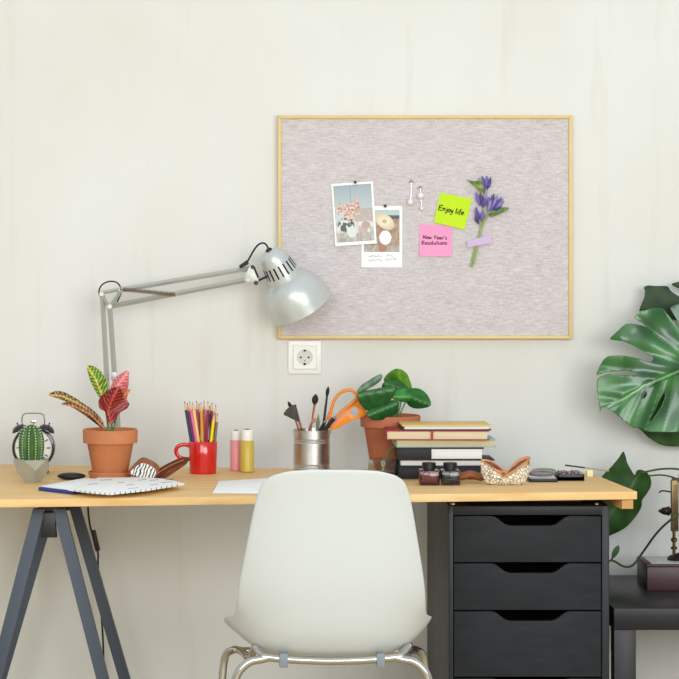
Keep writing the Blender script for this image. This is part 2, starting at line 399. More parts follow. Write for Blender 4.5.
for a, c in zip(tops, bots):
    b = MB(org); L, Rr = xi+.0012, xj-.0015; zT, zB = C(0, a).z, C(0, c).z
    mid = C(530.7, 0).x; k = 1/sC
    def nx(p): return mid+p*k
    dn = 9.6*k
    prof = [(L, zB), (Rr, zB), (Rr, zT), (nx(39), zT)]
    for i in range(1, 9): u = i/9; prof.append((nx(39-18*u), zT-dn*(3*u*u-2*u**3)))
    prof += [(nx(21), zT-dn), (nx(-21), zT-dn)]
    for i in range(8, 0, -1): u = i/9; prof.append((nx(-39+18*u), zT-dn*(3*u*u-2*u**3)))
    prof += [(nx(-39), zT), (L, zT)]
    b.prism([(x, YC+.001, z) for x, z in prof], (0, .016, 0), bevel=.0009)
    d = b.build('drawer', M['black_paint'], t, sharp=30)
    b = MB(org); b.m(M['drawer_in'])
    b.box((L+.008, YC+.0175, zB+.006), (Rr-.008, YC+.5, zB+.012)); b.box((L+.008, YC+.49, zB+.006), (Rr-.008, YC+.5, zT-.02))
    b.box((L+.008, YC+.0175, zB+.006), (L+.018, YC+.5, zT-.02)); b.box((Rr-.018, YC+.0175, zB+.006), (Rr-.008, YC+.5, zT-.02))
    b.build('drawer_box', None, d)
for px in (454, 598):
    b = MB(org); c = C(px, 506); b.lathe([(.005, 0), (.006, .001), (.006, .004), (.004, .0058)], (c.x, YC+.02, zt), 14); b.build('levelling_foot', M['silver'], t)
for x in (xl+.04, xr-.04):
    for y in (YC+.05, yb-.05):
        b = MB(org); b.tube([(x-.012, y, .024), (x+.012, y, .024)], .024, 20); b.box((x-.014, y-.014, .02), (x+.014, y+.014, .045)); b.build('caster', M['black_plastic'], t)
# something must carry the board on the unit
b = MB(org); b.box((xl+.05, -.5, zt), (xr-.05, -.3, DZ-.0185)); b.build('spacer_block', M['black_plastic'], t)

# side table
ZS = P(614, 608.5, YD(608.5, .4775)).z; ys = YD(608.5, .4775); xs = G(614, 608.5, .4775).x
t = thing('side_table', 'low black square side table with thick legs right of the drawer unit', 'side table', (xs+.275, -.28, 0)); org = (xs+.275, -.28, 0)
b = MB(org); b.box((xs, ys, .4775-.0485), (xs+.55, .0, .4775), bevel=.001); b.build('tabletop', M['table_black'], t)
for x in (xs, xs+.55-.0495):
    for y in (ys, -.0495):
        b = MB(org); b.box((x+.0002, y+.0002, 0), (x+.0495, y+.0493, .429), bevel=.001); b.build('leg', M['table_black'], t)

# maroon box
zb0 = .4775; A = G(647, 591, zb0); B_ = G(639.5, 583.5, zb0)
t = thing('keepsake_box', 'maroon leather box with a pale glossy lid on the black side table', 'box', (A.x+.12, (A.y+B_.y)/2, zb0)); org = t.location.copy()
H = .0625
b = MB(org); b.box((A.x, A.y, zb0), (A.x+.26, B_.y+.02, zb0+H-.006), bevel=.002); b.build('body', M['maroon'], t)
b = MB(org); b.box((A.x-.001, A.y-.001, zb0+H-.006), (A.x+.261, B_.y+.021, zb0+H), bevel=.0015); b.build('lid', M['maroon'], t)
b = MB(org); b.box((A.x+.012, A.y+.012, zb0+H-.0005), (A.x+.248, B_.y+.008, zb0+H+.0012), bevel=.0005); b.build('inlay', mat('glass_inlay_reflection', (176, 178, 168), .12), t)['label'] = 'glossy inlay with a pale reflection painted in its colour'  # pale reflection on the glassy lid is put into the colour
zi = zb0+H+.0012
# brass instrument
Yi = -.205
def I(px, py, dy=0): return P(px, py, Yi+dy)
t = thing('brass_microscope', 'antique brass microscope with a dark focus knob standing on the maroon box', 'microscope', (I(680, 0).x, Yi, zi)); org = t.location.copy()
b = MB(org); c = I(680, 0); b.lathe([(.030, 0), (.031, .004), (.024, .010), (.012, .013), (.008, .016)], (c.x, Yi, zi), 24); b.build('foot', M['brass_dark'], t)
b = MB(org); x = I(674, 0).x
b.tube([(x, Yi, zi+.012), (x, Yi, I(0, 527).z)], .0038, 14)
b.lathe([(.004, -.004), (.008, -.002), (.008, .002), (.004, .004)], (x, Yi, I(0, 548).z), 14)
b.lathe([(.004, -.005), (.0075, -.002), (.0075, .003), (.004, .006)], (x, Yi, I(0, 540).z), 14); b.build('pillar', M['brass'], t)
b = MB(org); b.box((I(671, 0).x, Yi-.008, I(0, 531).z), (I(678, 0).x, Yi+.008, I(0, 480).z), bevel=.001); b.build('rack', M['brass'], t)
b = MB(org)
for i in range(22): z = I(0, 528-2*i).z; b.box((I(672.5, 0).x, Yi-.0095, z), (I(676.5, 0).x, Yi-.0075, z+.0022))
b.build('rack_teeth', M['brass_dark'], t)
b = MB(org); b.tube([I(684, 530, .0), I(684, 476, .0)], .011, 20); b.lathe([(.013, 0), (.013, .008)], I(684, 478), 20); b.build('tube', M['brass'], t)
b = MB(org); b.box(I(672, 482)-Vector((0, .004, 0)), I(686, 478)+Vector((0, .004, 0)), bevel=.001); b.build('clamp', M['brass_dark'], t)
b = MB(org); R = Matrix.Rotation(-PI/2, 3, 'Y'); c = I(671, 511)
b.lathe([(.003, 0), (.006, .001), (.011, .004), (.0115, .007), (.0095, .009), (.010, .013), (.008, .016), (.009, .019), (.006, .023), (.004, .025), (.004, .028), (.0, .031)], c, 10, R)
b.build('focus_knob', M['brass_dark'], t)
b = MB(org); b.tube(catmull([I(671, 492), I(665, 491), I(661, 491), I(659, 493)], 4, False), .0018, 8); b.build('hook', M['brass_dark'], t)

# ================================================================== PIN BOARD
def Bp(px, py, Y=.012): return P(px, py, Y)
t = thing('pin_board', 'rectangular pinkish grey linen pin board with thin gold frame on the wall', 'pin board', Bp(425, 338.5, .02)); org = t.location.copy()
yf = .006
x0, x1, z0, z1 = P(278, 0, yf).x, P(572.3, 0, yf).x, P(0, 338.8, yf).z, P(0, 115.3, yf).z; w = .008
for q in ([(x0, z0), (x1, z0), (x1-w, z0+w), (x0+w, z0+w)], [(x1, z0), (x1, z1), (x1-w, z1-w), (x1-w, z0+w)], [(x1, z1), (x0, z1), (x0+w, z1-w), (x1-w, z1-w)], [(x0, z1), (x0, z0), (x0+w, z0+w), (x0+w, z1-w)]):
    b = MB(org); b.prism([(x, yf, z) for x, z in q], (0, YW-.0005-yf, 0), bevel=.001); b.build('frame_rail', M['gold_frame'], t)
b = MB(org); b.box((x0+w-.001, .012, z0+w-.001), (x1-w+.001, .026, z1-w+.001)); b.build('linen_panel', M['linen'], t)
yp = .0118                                   # surface of the linen, items hang in front

def quad_slab(name, px4, y, th, mt, parent=None, org=None, curl=0):   # px corners TL TR BR BL -> thin sheet, bent outwards at its foot
    b = MB(org if org is not None else P(*px4[3], y)); n = 8
    def pt(u, v, yy):
        tl, tr, br, bl = [Vector(p) for p in px4]; p = (tl*(1-u)+tr*u)*(1-v)+(bl*(1-u)+br*u)*v
        return P(p.x, p.y, yy-curl*v*v)
    fr = [[b.V(pt(i/n, j/n, y-th)) for i in range(n+1)] for j in range(n+1)]; bk = [[b.V(pt(i/n, j/n, y)) for i in range(n+1)] for j in range(n+1)]
    for j in range(n):
        for i in range(n):
            b.face([fr[j][i], fr[j][i+1], fr[j+1][i+1], fr[j+1][i]]); b.face([bk[j][i], bk[j+1][i], bk[j+1][i+1], bk[j][i+1]])
    for i in range(n):
        b.face([fr[0][i], bk[0][i], bk[0][i+1], fr[0][i+1]]); b.face([fr[n][i], fr[n][i+1], bk[n][i+1], bk[n][i]])
        b.face([fr[i][0], fr[i+1][0], bk[i+1][0], bk[i][0]]); b.face([fr[i][n], bk[i][n], bk[i+1][n], fr[i+1][n]])
    return b.build(name, mt, parent, sharp=50)
def picture(px4, y, fn, nx_, ny_, parent, org, name='picture', curl=0):
    b = MB(org); lay = b.bm.verts.layers.float_color.new('Col'); g = []
    tl, tr, br, bl = [Vector(p) for p in px4]
    for j in range(ny_+1):
        row = []
        for i in range(nx_+1):
            u, v = i/nx_, j/ny_; p = (tl*(1-u)+tr*u)*(1-v)+(bl*(1-u)+br*u)*v
            q = b.V(P(p.x, p.y, y-curl*v*v)); q[lay] = (*lin(fn(u, v)), 1); row.append(q)
        g.append(row)
    for j in range(ny_):
        for i in range(nx_): b.face([g[j][i], g[j][i+1], g[j+1][i+1], g[j+1][i]])
    return b.build(name, M['vpaint'], parent, sharp=180, mods=[('SOLIDIFY', dict(thickness=.0002))])
def nz(u, v, s, k=0): return noise.noise(Vector((u*s, v*s, k)))
def pic1(u, v):
    c = mixc((146, 162, 168), (190, 200, 200), v*1.8)
    if .42 < u < .45 and v < .5: c = (120, 140, 150)
    if v > .42 and u > .5: c = mixc((170, 160, 152), (196, 176, 160), (v-.4)*2+nz(u, v, 9)*.5)
    if v > .66: c = mixc((222, 216, 208), (184, 174, 166), .5+nz(u, v, 11)*1.2)
    if v > .84: c = mixc((150, 142, 132), (190, 184, 176), .5+nz(u, v, 13))
    if math.hypot((u-.72)/.13, (v-.8)/.05) < 1: c = (196, 158, 148)
    if math.hypot((u-.8)/.12, (v-.72)/.06) < 1: c = (170, 150, 140)
    if math.hypot((u-.28)/.22, (v-.70)/.13) < 1: c = (44, 58, 48) if nz(u, v, 15, 2) > -.15 else (210, 220, 214)
    if math.hypot((u-.42)/.13, (v-.83)/.1) < 1: c = (212, 214, 212)
    for (a, e, r) in ((.12, .42, .13), (.42, .47, .2), (.55, .38, .14), (.35, .56, .14), (.3, .4, .12), (.6, .3, .08)):
        if math.hypot((u-a), (v-e)*1.4) < r*(.85+1.1*nz(u, v, 18, 4)): c = mixc((230, 200, 182), (166, 108, 86), .45+1.9*nz(u, v, 26, 3))
    return c
def pic2(u, v):
    c = mixc((176, 148, 118), (142, 110, 84), .5+1.2*nz(u*1.4, v, 9, 1))
    if v < .22: c = (176, 192, 196)
    if .12 < v < .22 and u > .5: c = (60, 52, 48)
    if v > .85: c = mixc((150, 136, 128), (186, 176, 170), .5+nz(u, v, 12))
    if math.hypot((u-.52)/.12, (v-.9)/.12) < 1: c = (170, 104, 78)
    if math.hypot((u-.6)/.2, (v-.52)/.14) < 1: c = (158, 100, 70)
    if math.hypot((u-.6)/.17, (v-.66)/.17) < 1: c = (240, 240, 240)
    a = .5; du, dv = u-.58, v-.27; x = du*math.cos(a)+dv*math.sin(a); y = -du*math.sin(a)+dv*math.cos(a)
    if math.hypot(x/.30, y/.17) < 1: c = mixc((244, 234, 208), (206, 188, 150), math.hypot((du)/.2, dv/.12)*.6)
    if math.hypot(du/.07, dv/.05) < 1: c = (196, 166, 120)
    return c
# lower polaroid first, then the upper one over it
lo = [(361.5, 206), (402.2, 206), (402.2, 267.3), (361.5, 267.3)]
t = thing('photo_print', 'instant photo of a figure in straw hat and white dress, handwriting below', 'photo', P(*lo[3], yp-.0004)); org = t.location.copy()
quad_slab('photo_sheet', lo, yp-.0004, .0004, M['photo_white'], t, org)
picture([(364, 210), (399.5, 210), (399.5, 251.8), (364, 251.8)], yp-.00085, pic2, 60, 76, t, org)
def stroke(mb, pts, r): mb.tube(pts, r, 6)
b = MB(org); rnd = random.Random(3)
for (xa, xb, y) in ((368.5, 381.5, 256.6), (386, 393, 255.6), (368.5, 382, 260.4), (385, 396, 259.2)):
    n = int((xb-xa)*1.5); pts = [P(xa+(xb-xa)*i/n, y+rnd.uniform(-1.3, 1.3)-.06*(xa+(xb-xa)*i/n-xa), yp-.0009) for i in range(n+1)]
    b.tube(pts, .00042, 5)
b.build('handwriting', M['ink_grey'], t)
up = [(331.2, 184.1), (372.9, 181.2), (376.8, 243.5), (335.3, 246.1)]
t = thing('photo_print', 'photo of peach flowers in a vase on the board, overlapping the other photo', 'photo', P(*up[3], yp-.0016)); org = t.location.copy()
quad_slab('photo_sheet', up, yp-.0016, .0004, M['photo_white'], t, org, curl=.004)
ui = [(333.3, 186.2), (370.8, 183.6), (374.4, 240.2), (336.9, 242.6)]
picture(ui, yp-.0021, pic1, 62, 92, t, org, curl=.0038)
for (px, py, lab) in ((355.2, 182.3, 'small black pin holding the flower photo'), (385.2, 206, 'small black pin holding the straw hat photo')):
    b = MB(P(px, py, yp)); R = Matrix.Rotation(PI/2, 3, 'X')
    b.lathe([(.0035, .0), (.0038, .002), (.0022, .003), (.002, .006), (.0034, .007), (.0032, .009), (.0, .0095)], P(px, py, yp-.0022), 14, R)
    b.tube([P(px, py, yp-.002), P(px, py, yp+.004)], .0006, 6); single(b, 'push_pin', M['black_plastic'], lab, 'pin', 'pins on the board')

# sticky notes with handwriting strokes
GL = {
 'E': [[(.9, 1), (.1, 1), (.05, .5), (0, 0), (.85, .02)], [(.05, .52), (.7, .55)]],
 'n': [[(.0, .6), (.08, 0)], [(.06, .3), (.3, .58), (.5, .5), (.55, 0)]],
 'j': [[(.3, .6), (.3, -.2), (.1, -.38), (-.1, -.25)], [(.32, .85), (.33, .9)]],
 'o': [[(.3, .6), (.05, .4), (.1, .05), (.4, 0), (.58, .25), (.5, .52), (.28, .6)]],
 'y': [[(0, .6), (.12, .15), (.35, .1), (.5, .55)], [(.52, .6), (.4, -.1), (.15, -.4), (-.1, -.3)]],
 'l': [[(.15, 1.05), (.05, .3), (.15, 0), (.25, .03)]],
 'i': [[(.12, .6), (.1, .1), (.2, 0)], [(.16, .85), (.17, .9)]],
 'f': [[(.5, .95), (.32, 1.02), (.2, .8), (.15, .1), (.12, -.15)], [(0, .5), (.45, .55)]],
 'e': [[(.05, .3), (.5, .36), (.4, .6), (.15, .55), (.02, .25), (.2, 0), (.5, .1)]],
 '.': [[(.05, .03), (.08, .0)]], "'": [[(.1, 1.05), (.06, .8)]],
 'N': [[(0, 0), (.05, 1), (.6, .05), (.7, 1.05)]],
 'w': [[(0, .6), (.12, 0), (.32, .45), (.48, 0), (.68, .62)]],
 'Y': [[(0, 1), (.3, .5), (.7, 1.05)], [(.3, .5), (.25, 0)]],
 'a': [[(.45, .55), (.15, .55), (.02, .2), (.2, 0), (.42, .3), (.48, .58), (.48, .05), (.6, 0)]],
 'r': [[(.03, .6), (.08, 0)], [(.06, .35), (.25, .6), (.42, .52)]],
 's': [[(.42, .55), (.15, .6), (.1, .4), (.38, .22), (.3, 0), (.02, .03)]],
 'R': [[(.08, 0), (.08, 1)], [(.02, .95), (.5, 1), (.6, .7), (.1, .5), (.65, 0)]],
 'u': [[(.03, .6), (.06, .08), (.3, 0), (.45, .2), (.48, .6)], [(.47, .3), (.56, 0)]],
 't': [[(.22, .95), (.18, .1), (.32, 0)], [(0, .62), (.42, .65)]],
}
GW = {'E': 1.05, 'n': .75, 'j': .55, 'o': .78, 'y': .75, 'l': .45, 'i': .42, 'f': .62, 'e': .7, '.': .3, "'": .3, 'N': .95, 'w': .88, 'Y': .85, 'a': .78, 'r': .58, 's': .62, 'R': .85, 'u': .75, 't': .55, ' ': .5}
def write(mb, text, px, py, size, dirx, y, r, squeeze=1.0):      # px,py baseline start in photo units
    d = Vector(dirx).normalized(); n = Vector((-d.y, d.x)); x = 0
    for ch in text:
        for st in GL.get(ch, []):
            pts = catmull([(p[0], p[1], 0) for p in st], 3, False) if len(st) > 2 else [Vector((*p, 0)) for p in st]
            q = [P(px+d.x*(x+p.x*squeeze)*size-n.x*p.y*size+.12*p.y*size*0, py+d.y*(x+p.x*squeeze)*size-n.y*p.y*size, y) for p in pts]
            mb.tube(q, r, 6)
        x += GW[ch]*squeeze
gq = [(440.3, 192.6), (472, 198.8), (464.5, 229.7), (433.6, 222)]
t = thing('sticky_note', 'lime green sticky note reading Enjoy life, pinned on the board', 'sticky note', P(*gq[3], yp)); org = t.location.copy()
quad_slab('note_sheet', gq, yp-.0003, .0006, M['note_green'], t, org, curl=.004)
b = MB(org); write(b, 'Enjoy life.', 438.6, 209.8, 4.9, (31, 6.6), yp-.0024, .0012, .80); b.build('handwriting', M['ink'], t)
pq = [(419.3, 224), (452, 226), (452, 256.6), (419.6, 255.8)]
t = thing('sticky_note', 'pink sticky note reading New Year\'s Resolutions, on the board', 'sticky note', P(*pq[3], yp)); org = t.location.copy()
quad_slab('note_sheet', pq, yp-.0003, .0006, M['note_pink'], t, org, curl=.004)
b = MB(org); write(b, "New Year's", 423.2, 238.8, 3.6, (1, .03), yp-.0021, .00085, .98); write(b, 'Resolutions', 421.8, 244.6, 3.6, (1, .0), yp-.0026, .00085, .98); b.build('handwriting', M['ink'], t)

# earrings
for (top, items, lab) in (((411.3, 181.5), [(411, 196.5, 0), (410.5, 202, 3.4)], 'pearl drop earring with one pearl on a long stem, left of the pair'),
                          ((420.2, 187.5), [(420.6, 195.8, 3.5), (421.6, 204, 0), (421.7, 208.2, 2.3)], 'pearl earring with a large and a small pearl, right of the pair')):
    t = thing('earring', lab, 'earring', P(*top, yp), 'earrings on the board'); org = t.location.copy()
    b = MB(org); pts = [P(top[0], top[1], yp-.003)]+[P(q[0], q[1], yp-.004) for q in items]; b.tube(pts, .0011, 6)
    b.sphere(P(top[0], top[1], yp-.003), .0024, 8)
    b.tube([P(top[0]-3, top[1]+1.5, yp-.002), P(top[0], top[1]-2, yp-.003), P(top[0]+3, top[1]+1.5, yp-.002)], .0006, 6); b.tube([P(top[0], top[1], yp-.003), P(top[0], top[1], yp+.004)], .0005, 6); b.build('wire', M['silver'], t)
    for q in items:
        if q[2]: b = MB(org); b.sphere(P(q[0], q[1], yp-q[2]/408-.0006), q[2]/408, 14); b.build('pearl', M['pearl'], t)

# flower sprig
Yf = yp-.006
t = thing('flower_sprig', 'sprig of violet flowers with green leaves taped to the board', 'flowers', P(471, 267, Yf)); org = t.location.copy()
def Fp(x, y, d=0): return P(x, y, Yf-d)
b = MB(org)
for k, pts in enumerate(([(470.5, 267), (474, 252), (478, 238), (482, 225), (487, 214), (491, 207)], [(472.5, 267), (476, 250), (480, 236), (481, 222), (484, 205), (486, 190)], [(474, 264), (478, 246), (481, 232), (480, 222), (477, 214), (476, 208)], [(480, 232), (486, 219), (494, 212), (499, 207)])):
    b.tube(catmull([Fp(x, y, .001*k) for x, y in pts], 3, False), .0017, 7)
b.build('stem', mat('pale_stem', (158, 176, 112), .6), t)
rnd = random.Random(5)
buds = [((485, 190), (482, 176)), ((486, 188), (487, 175.5)), ((487, 190), (491, 177)), ((484, 194), (479, 178)), ((488, 188), (489, 183)), ((480, 206), (476, 192)), ((482, 206), (481, 192)), ((484, 206), (486, 190)), ((483, 208), (485, 198)),
        ((489, 211), (489, 197)), ((490, 211), (494, 193.5)), ((491, 210), (498, 195)), ((492, 210), (502, 197)), ((493, 211), (504, 201)), ((492, 212), (502, 206)), ((488, 212), (491, 200)),
        ((479, 222), (476, 207)), ((481, 222), (484, 210)), ((478, 224), (476, 214)), ((496, 210), (503.5, 198))]
for i, (a, c) in enumerate(buds):
    b = MB(org); A1, A2 = Fp(*a, .004*rnd.random()), Fp(*c, .002+.009*rnd.random()); n = 6
    rr = [.0009, .0026, .0050, .0056, .0048, .0030, .0008]; pts = [A1.lerp(A2, j/n) for j in range(n+1)]
    b.tube(pts, [r*rnd.uniform(.85, 1.1) for r in rr], 7, flat=.8)
    b.build('petal_bud', mat('violet_petal', ((96, 82, 158), (120, 106, 178), (78, 66, 136), (150, 136, 190))[i % 4], .55), t)
for ol, mid, cc in (([(466.5, 179.5), (472, 181), (479, 181.5), (482, 186), (483, 194), (480, 191), (474, 185.5)], None, (146, 166, 84)), ([(489, 214), (496, 209.5), (503, 207.5), (509, 207.8), (504, 212), (497, 215), (491, 216.5)], None, (120, 144, 84)), ([(478, 181), (482, 180), (484, 188), (483, 197), (480, 190)], None, (164, 180, 100))):
    blade('leaf', ol, lambda p: Yf-.006-.004*math.sin(p[0]*.5), (lambda cc: (lambda p: mixc(cc, (96, 120, 60), .5+.5*math.sin(p[1]*.8))))(cc), t, org, M['leaf_dull'], step=1.5)
tq = [(467, 241), (492, 234.5), (491.5, 243), (467.5, 247.5)]
o = quad_slab('washi_tape', tq, Yf-.0045, .0005, M['tape'], None); tag(o, 'strip of lilac tape holding the flower sprig', 'tape')

# socket
yq = YW
x0, x1, z0, z1 = P(288.2, 0, .02).x, P(321.3, 0, .02).x, P(0, 374, .02).z, P(0, 340.8, .02).z
t = thing('wall_socket', 'white square wall socket under the pin board', 'socket', ((x0+x1)/2, YW, z0)); org = t.location.copy(); mc = ((x0+x1)/2, (z0+z1)/2)
b = MB(org); b.prism([(x0, YW-.0005, z0), (x1, YW-.0005, z0), (x1, YW-.0005, z1), (x0, YW-.0005, z1)], (0, -.0062, 0), bevel=.002); b.build('frame', M['white_plastic'], t)
h = .0288; R = Matrix.Rotation(PI/2, 3, 'X')
b = MB(org); N = 40; yo = YW-.0118
def sq(k, hh):
    a = 2*PI*k/N; c, s_ = math.cos(a), math.sin(a); m_ = max(abs(c), abs(s_)); return (c/m_*hh, s_/m_*hh)
ringA = [b.V((mc[0]+sq(k, h)[0], yo+.003, mc[1]+sq(k, h)[1])) for k in range(N)]
ringB = [b.V((mc[0]+sq(k, h-.001)[0], yo, mc[1]+sq(k, h-.001)[1])) for k in range(N)]
rc = .0195
ringC = [b.V((mc[0]+rc*math.cos(2*PI*k/N), yo, mc[1]+rc*math.sin(2*PI*k/N))) for k in range(N)]
ringD = [b.V((mc[0]+rc*math.cos(2*PI*k/N), yo+.0045, mc[1]+rc*math.sin(2*PI*k/N))) for k in range(N)]
for a_, b_ in ((ringA, ringB), (ringB, ringC), (ringC, ringD)):
    for k in range(N): b.face([a_[k], a_[(k+1) % N], b_[(k+1) % N], b_[k]])
b.build('plate', M['white_plastic'], t, sharp=30)
b = MB(org); b.lathe([(rc+.0002, 0), (rc+.0002, .001)], (mc[0], yo+.0046, mc[1]), 32, R); b.build('recess', M['socket_in'], t)
for dx, dz, w_, h_ in ((0, .0165, .0028, .002), (0, -.0165, .0028, .0026), (-.0095, 0, .0022, .0022), (.0095, 0, .0022, .0022), (0, -.0085, .0012, .001)):
    b = MB(org); b.box((mc[0]+dx-w_, yo+.002 if abs(dz) > .01 else yo+.0030, mc[1]+dz-h_), (mc[0]+dx+w_, yo+.0050, mc[1]+dz+h_), bevel=.0004); b.build('contact', M['black'], t)

# ================================================================== DESK LAMP
YL = -.10
def Lp(x, y, d=0): return P(x, y, YL+d)
base = Lp(116, 466); cx0 = Lp(115.5, 0).x
t = thing('desk_lamp', 'silver swing-arm desk lamp clamped to the back edge of the desktop', 'lamp', (cx0, YL, DZ)); org = t.location.copy()
yback = BL.y+(BR.y-BL.y)*((cx0-BL.x)/(BR.x-BL.x))
b = MB(org); b.box((cx0-.018, YL-.02, DZ), (cx0+.018, yback+.012, DZ+.008), bevel=.002); b.box((cx0-.018, yback+.001, DZ-.06), (cx0+.018, yback+.012, DZ+.008), bevel=.002)
b.box((cx0-.018, YL-.01, DZ-.06), (cx0+.018, yback+.012, DZ-.052), bevel=.002); b.tube([(cx0, YL+.01, DZ-.085), (cx0, YL+.01, DZ-.018)], .005, 12); b.build('clamp', M['lamp_arm'], t)
b = MB(org); b.tube([(cx0, YL, DZ+.005), (cx0, YL, Lp(0, 428).z)], .006, 14); b.lathe([(.012, 0), (.012, .03), (.008, .034)], (cx0, YL, DZ+.008), 16); b.build('post', M['lamp_arm'], t)
def bar(name, p0, p1, w_=.0050, dy=0, mt='lamp_arm'):
    b = MB(org); b.tube([Lp(*p0, dy), Lp(*p1, dy)], w_*1.25, 4); return b.build(name, M[mt], t, sharp=30)
for dy in (-.006, .006):
    pass
bar('lower_arm', (102.5, 295), (109.5, 432)); bar('lower_arm', (109.8, 306), (118.5, 432))
b = MB(org); b.prism([Lp(106, 429, -.008), Lp(122, 429, -.008), Lp(119, 438, -.008), Lp(110, 438, -.008)], (0, .016, 0), bevel=.001); b.build('hinge_plate', M['lamp_arm'], t)
b = MB(org); b.box(Lp(111, 380, -.009), Lp(117, 371.5, .009), bevel=.001); b.build('spring_bracket', M['lamp_arm'], t)
b = MB(org)                                    # triangular elbow: three straps and pins
for a_, c_ in (((100.5, 293), (122, 289)), ((101, 294), (109.5, 307)), ((121.5, 290), (110, 307))):
    for dy in (-.007, .007): b.tube([Lp(*a_, dy), Lp(*c_, dy)], .0045, 4)
for c_ in ((101.5, 294), (121, 289.5), (109.7, 306.5)): b.tube([Lp(*c_, -.012), Lp(*c_, .012)], .0055, 14)
b.build('elbow', M['lamp_arm'], t, sharp=30)
bar('upper_arm', (120, 290), (250, 268.3)); bar('upper_arm', (110, 306.5), (248, 279.5))
b = MB(org)
pts = []; n = 200; A1, A2 = Lp(120, 289.2, -.011), Lp(176, 294.5, -.011); dd = (A2-A1).normalized(); u_ = dd.orthogonal().normalized(); w_ = dd.cross(u_)
for i in range(n+1): a = i/n*2*PI*25; pts.append(A1.lerp(A2, i/n)+(u_*math.cos(a)+w_*math.sin(a))*.0046)
b.tube(pts, .0014, 5); b.tube([A1, A2], .0016, 6); b.tube([A2, A2+Vector((0, .012, 0))], .004, 10); b.build('spring', M['spring'], t)
b = MB(org)
for dy in (-.009, .006): b.prism([Lp(249, 266, dy), Lp(254, 266, dy), Lp(258.5, 277, dy), Lp(258.5, 283, dy), Lp(246, 283.5, dy), Lp(243.5, 280, dy)], (0, .003, 0), bevel=.0006)
b.tube([Lp(250.5, 269, -.012), Lp(250.5, 269, .012)], .004, 12); b.tube([Lp(248, 280, -.012), Lp(248, 280, .012)], .004, 12); b.build('head_bracket', M['lamp_arm'], t)
b = MB(org); b.tube([Lp(255, 282), Lp(267, 276.5)], .003, 10); b.tube([Lp(256, 283, -.012), Lp(256, 283, .012)], .0055, 12); b.tube([Lp(252.5, 267, -.012), Lp(252.5, 267, .012)], .005, 12); b.tube([Lp(254, 267, -.011), Lp(258.5, 278, -.011)], .0022, 8); b.build('swivel_joint', M['black_plastic'], t)
# head, axis from the cap end towards the rim
s0 = S(YL); topc, rimc = Vector((268.5, 251)), Vector((303.2, 311.8))
axd = Vector(((rimc.x-topc.x)/s0, .042, -(rimc.y-topc.y)/s0)).normalized(); rot = Vector((0, 0, 1)).rotation_difference(axd).to_matrix(); c0 = Lp(269, 250.5); k = 1/s0
b = MB(org)
b.lathe([(0, 0), (6*k, .2*k), (10*k, 2*k), (12.8*k, 5.5*k), (14.3*k, 11*k), (16*k, 24*k), (17.2*k, 31*k), (17.2*k, 34*k), (15.5*k, 35*k)], c0, 48, rot, cap1=False); b.build('lamp_socket', M['lamp_grey'], t)
b = MB(org); out = [(16.6, 33), (18.6, 34), (23.5, 36.8), (27.4, 41.5), (30, 47.5), (31.5, 54.5), (32.3, 62), (32.6, 68.5)]; inn = [(r-.9, z+.2) for r, z in out[::-1]]
b.lathe([(r*k, z*k) for r, z in out+[(32.7, 69.2), (31.9, 69.2)]], c0, 64, rot, cap0=False, cap1=False)
sh = b.build('lamp_shade', M['lamp_grey'], t)
b = MB(org); b.lathe([(r*k, z*k) for r, z in inn], c0, 64, rot, cap0=False, cap1=True); b.build('reflector', M['lamp_inside'], t)
b = MB(org); b.lathe([(5*k, 34*k), (7*k, 40*k), (12*k, 46*k), (13.5*k, 52*k), (11*k, 59*k), (5*k, 63*k), (0, 64*k)], c0, 24, rot); b.build('bulb', mat('bulb_glass', (246, 246, 240), .2), t)
b = MB(org)
for i in range(18):
    a = 2*PI*i/18; e1, e2 = rot@Vector((math.cos(a), math.sin(a), 0)), rot@Vector((-math.sin(a), math.cos(a), 0))
    p0, p1 = c0+axd*15*k+e1*15.0*k, c0+axd*27*k+e1*16.5*k; w1 = e2*.85*k
    b.prism([p0-w1-e1*.5*k, p0+w1-e1*.5*k, p1+w1-e1*.5*k, p1-w1-e1*.5*k], e1*.62*k)
b.build('vent_slots', M['black'], t)['label'] = 'dark vent slots'
b = MB(org); b.lathe([(2.6*k, -1.5*k), (3.4*k, -.5*k), (3.4*k, 1*k)], c0-axd*.5*k, 14, rot)
b.tube(catmull([Lp(268.5, 249), Lp(266, 244.5), Lp(262.5, 243), Lp(258, 245), Lp(254, 250), Lp(250, 257), Lp(247, 262), Lp(243, 265)], 4, False), .0022, 8)
b.tube([Lp(248, 262, -.004), Lp(239.5, 267, -.004)], [.0058, .0040], 10)
b.build('cable', M['black_plastic'], t)
b = MB(org); b.tube(catmull([Lp(103, 300), Lp(99, 293), Lp(101, 286), Lp(107, 282), Lp(114, 281.5), Lp(119, 284.5), Lp(121.5, 291), Lp(119, 298), Lp(117, 302)], 4, False), .0018, 8)
b.build('cable_loop', M['black_plastic'], t)
# cable with switch under the desktop
Yc = -.004
t = thing('lamp_cord', 'black cord with inline switch hanging behind the trestle', 'cord', P(92, 600, Yc)); org = t.location.copy()
b = MB(org); b.tube(catmull([P(88, 503.5, Yc), P(88.5, 515, Yc), P(91, 530, Yc), P(95, 541, Yc), P(98, 553, Yc), P(98, 562, Yc), P(99, 585, Yc), P(103, 640, Yc), P(104, 700, Yc), P(104, 768, Yc)], 4, False), .0024, 8); b.build('cable', M['black_plastic'], t)
b = MB(org); a_, c_ = P(93, 530, Yc), P(98, 551, Yc); q = (c_-a_).to_track_quat('Z', 'Y').to_matrix(); b.box((a_+c_)/2-Vector((.0075, .006, .026)), (a_+c_)/2+Vector((.0075, .006, .026)), rot=q, bevel=.002); b.build('switch', M['black_plastic'], t)

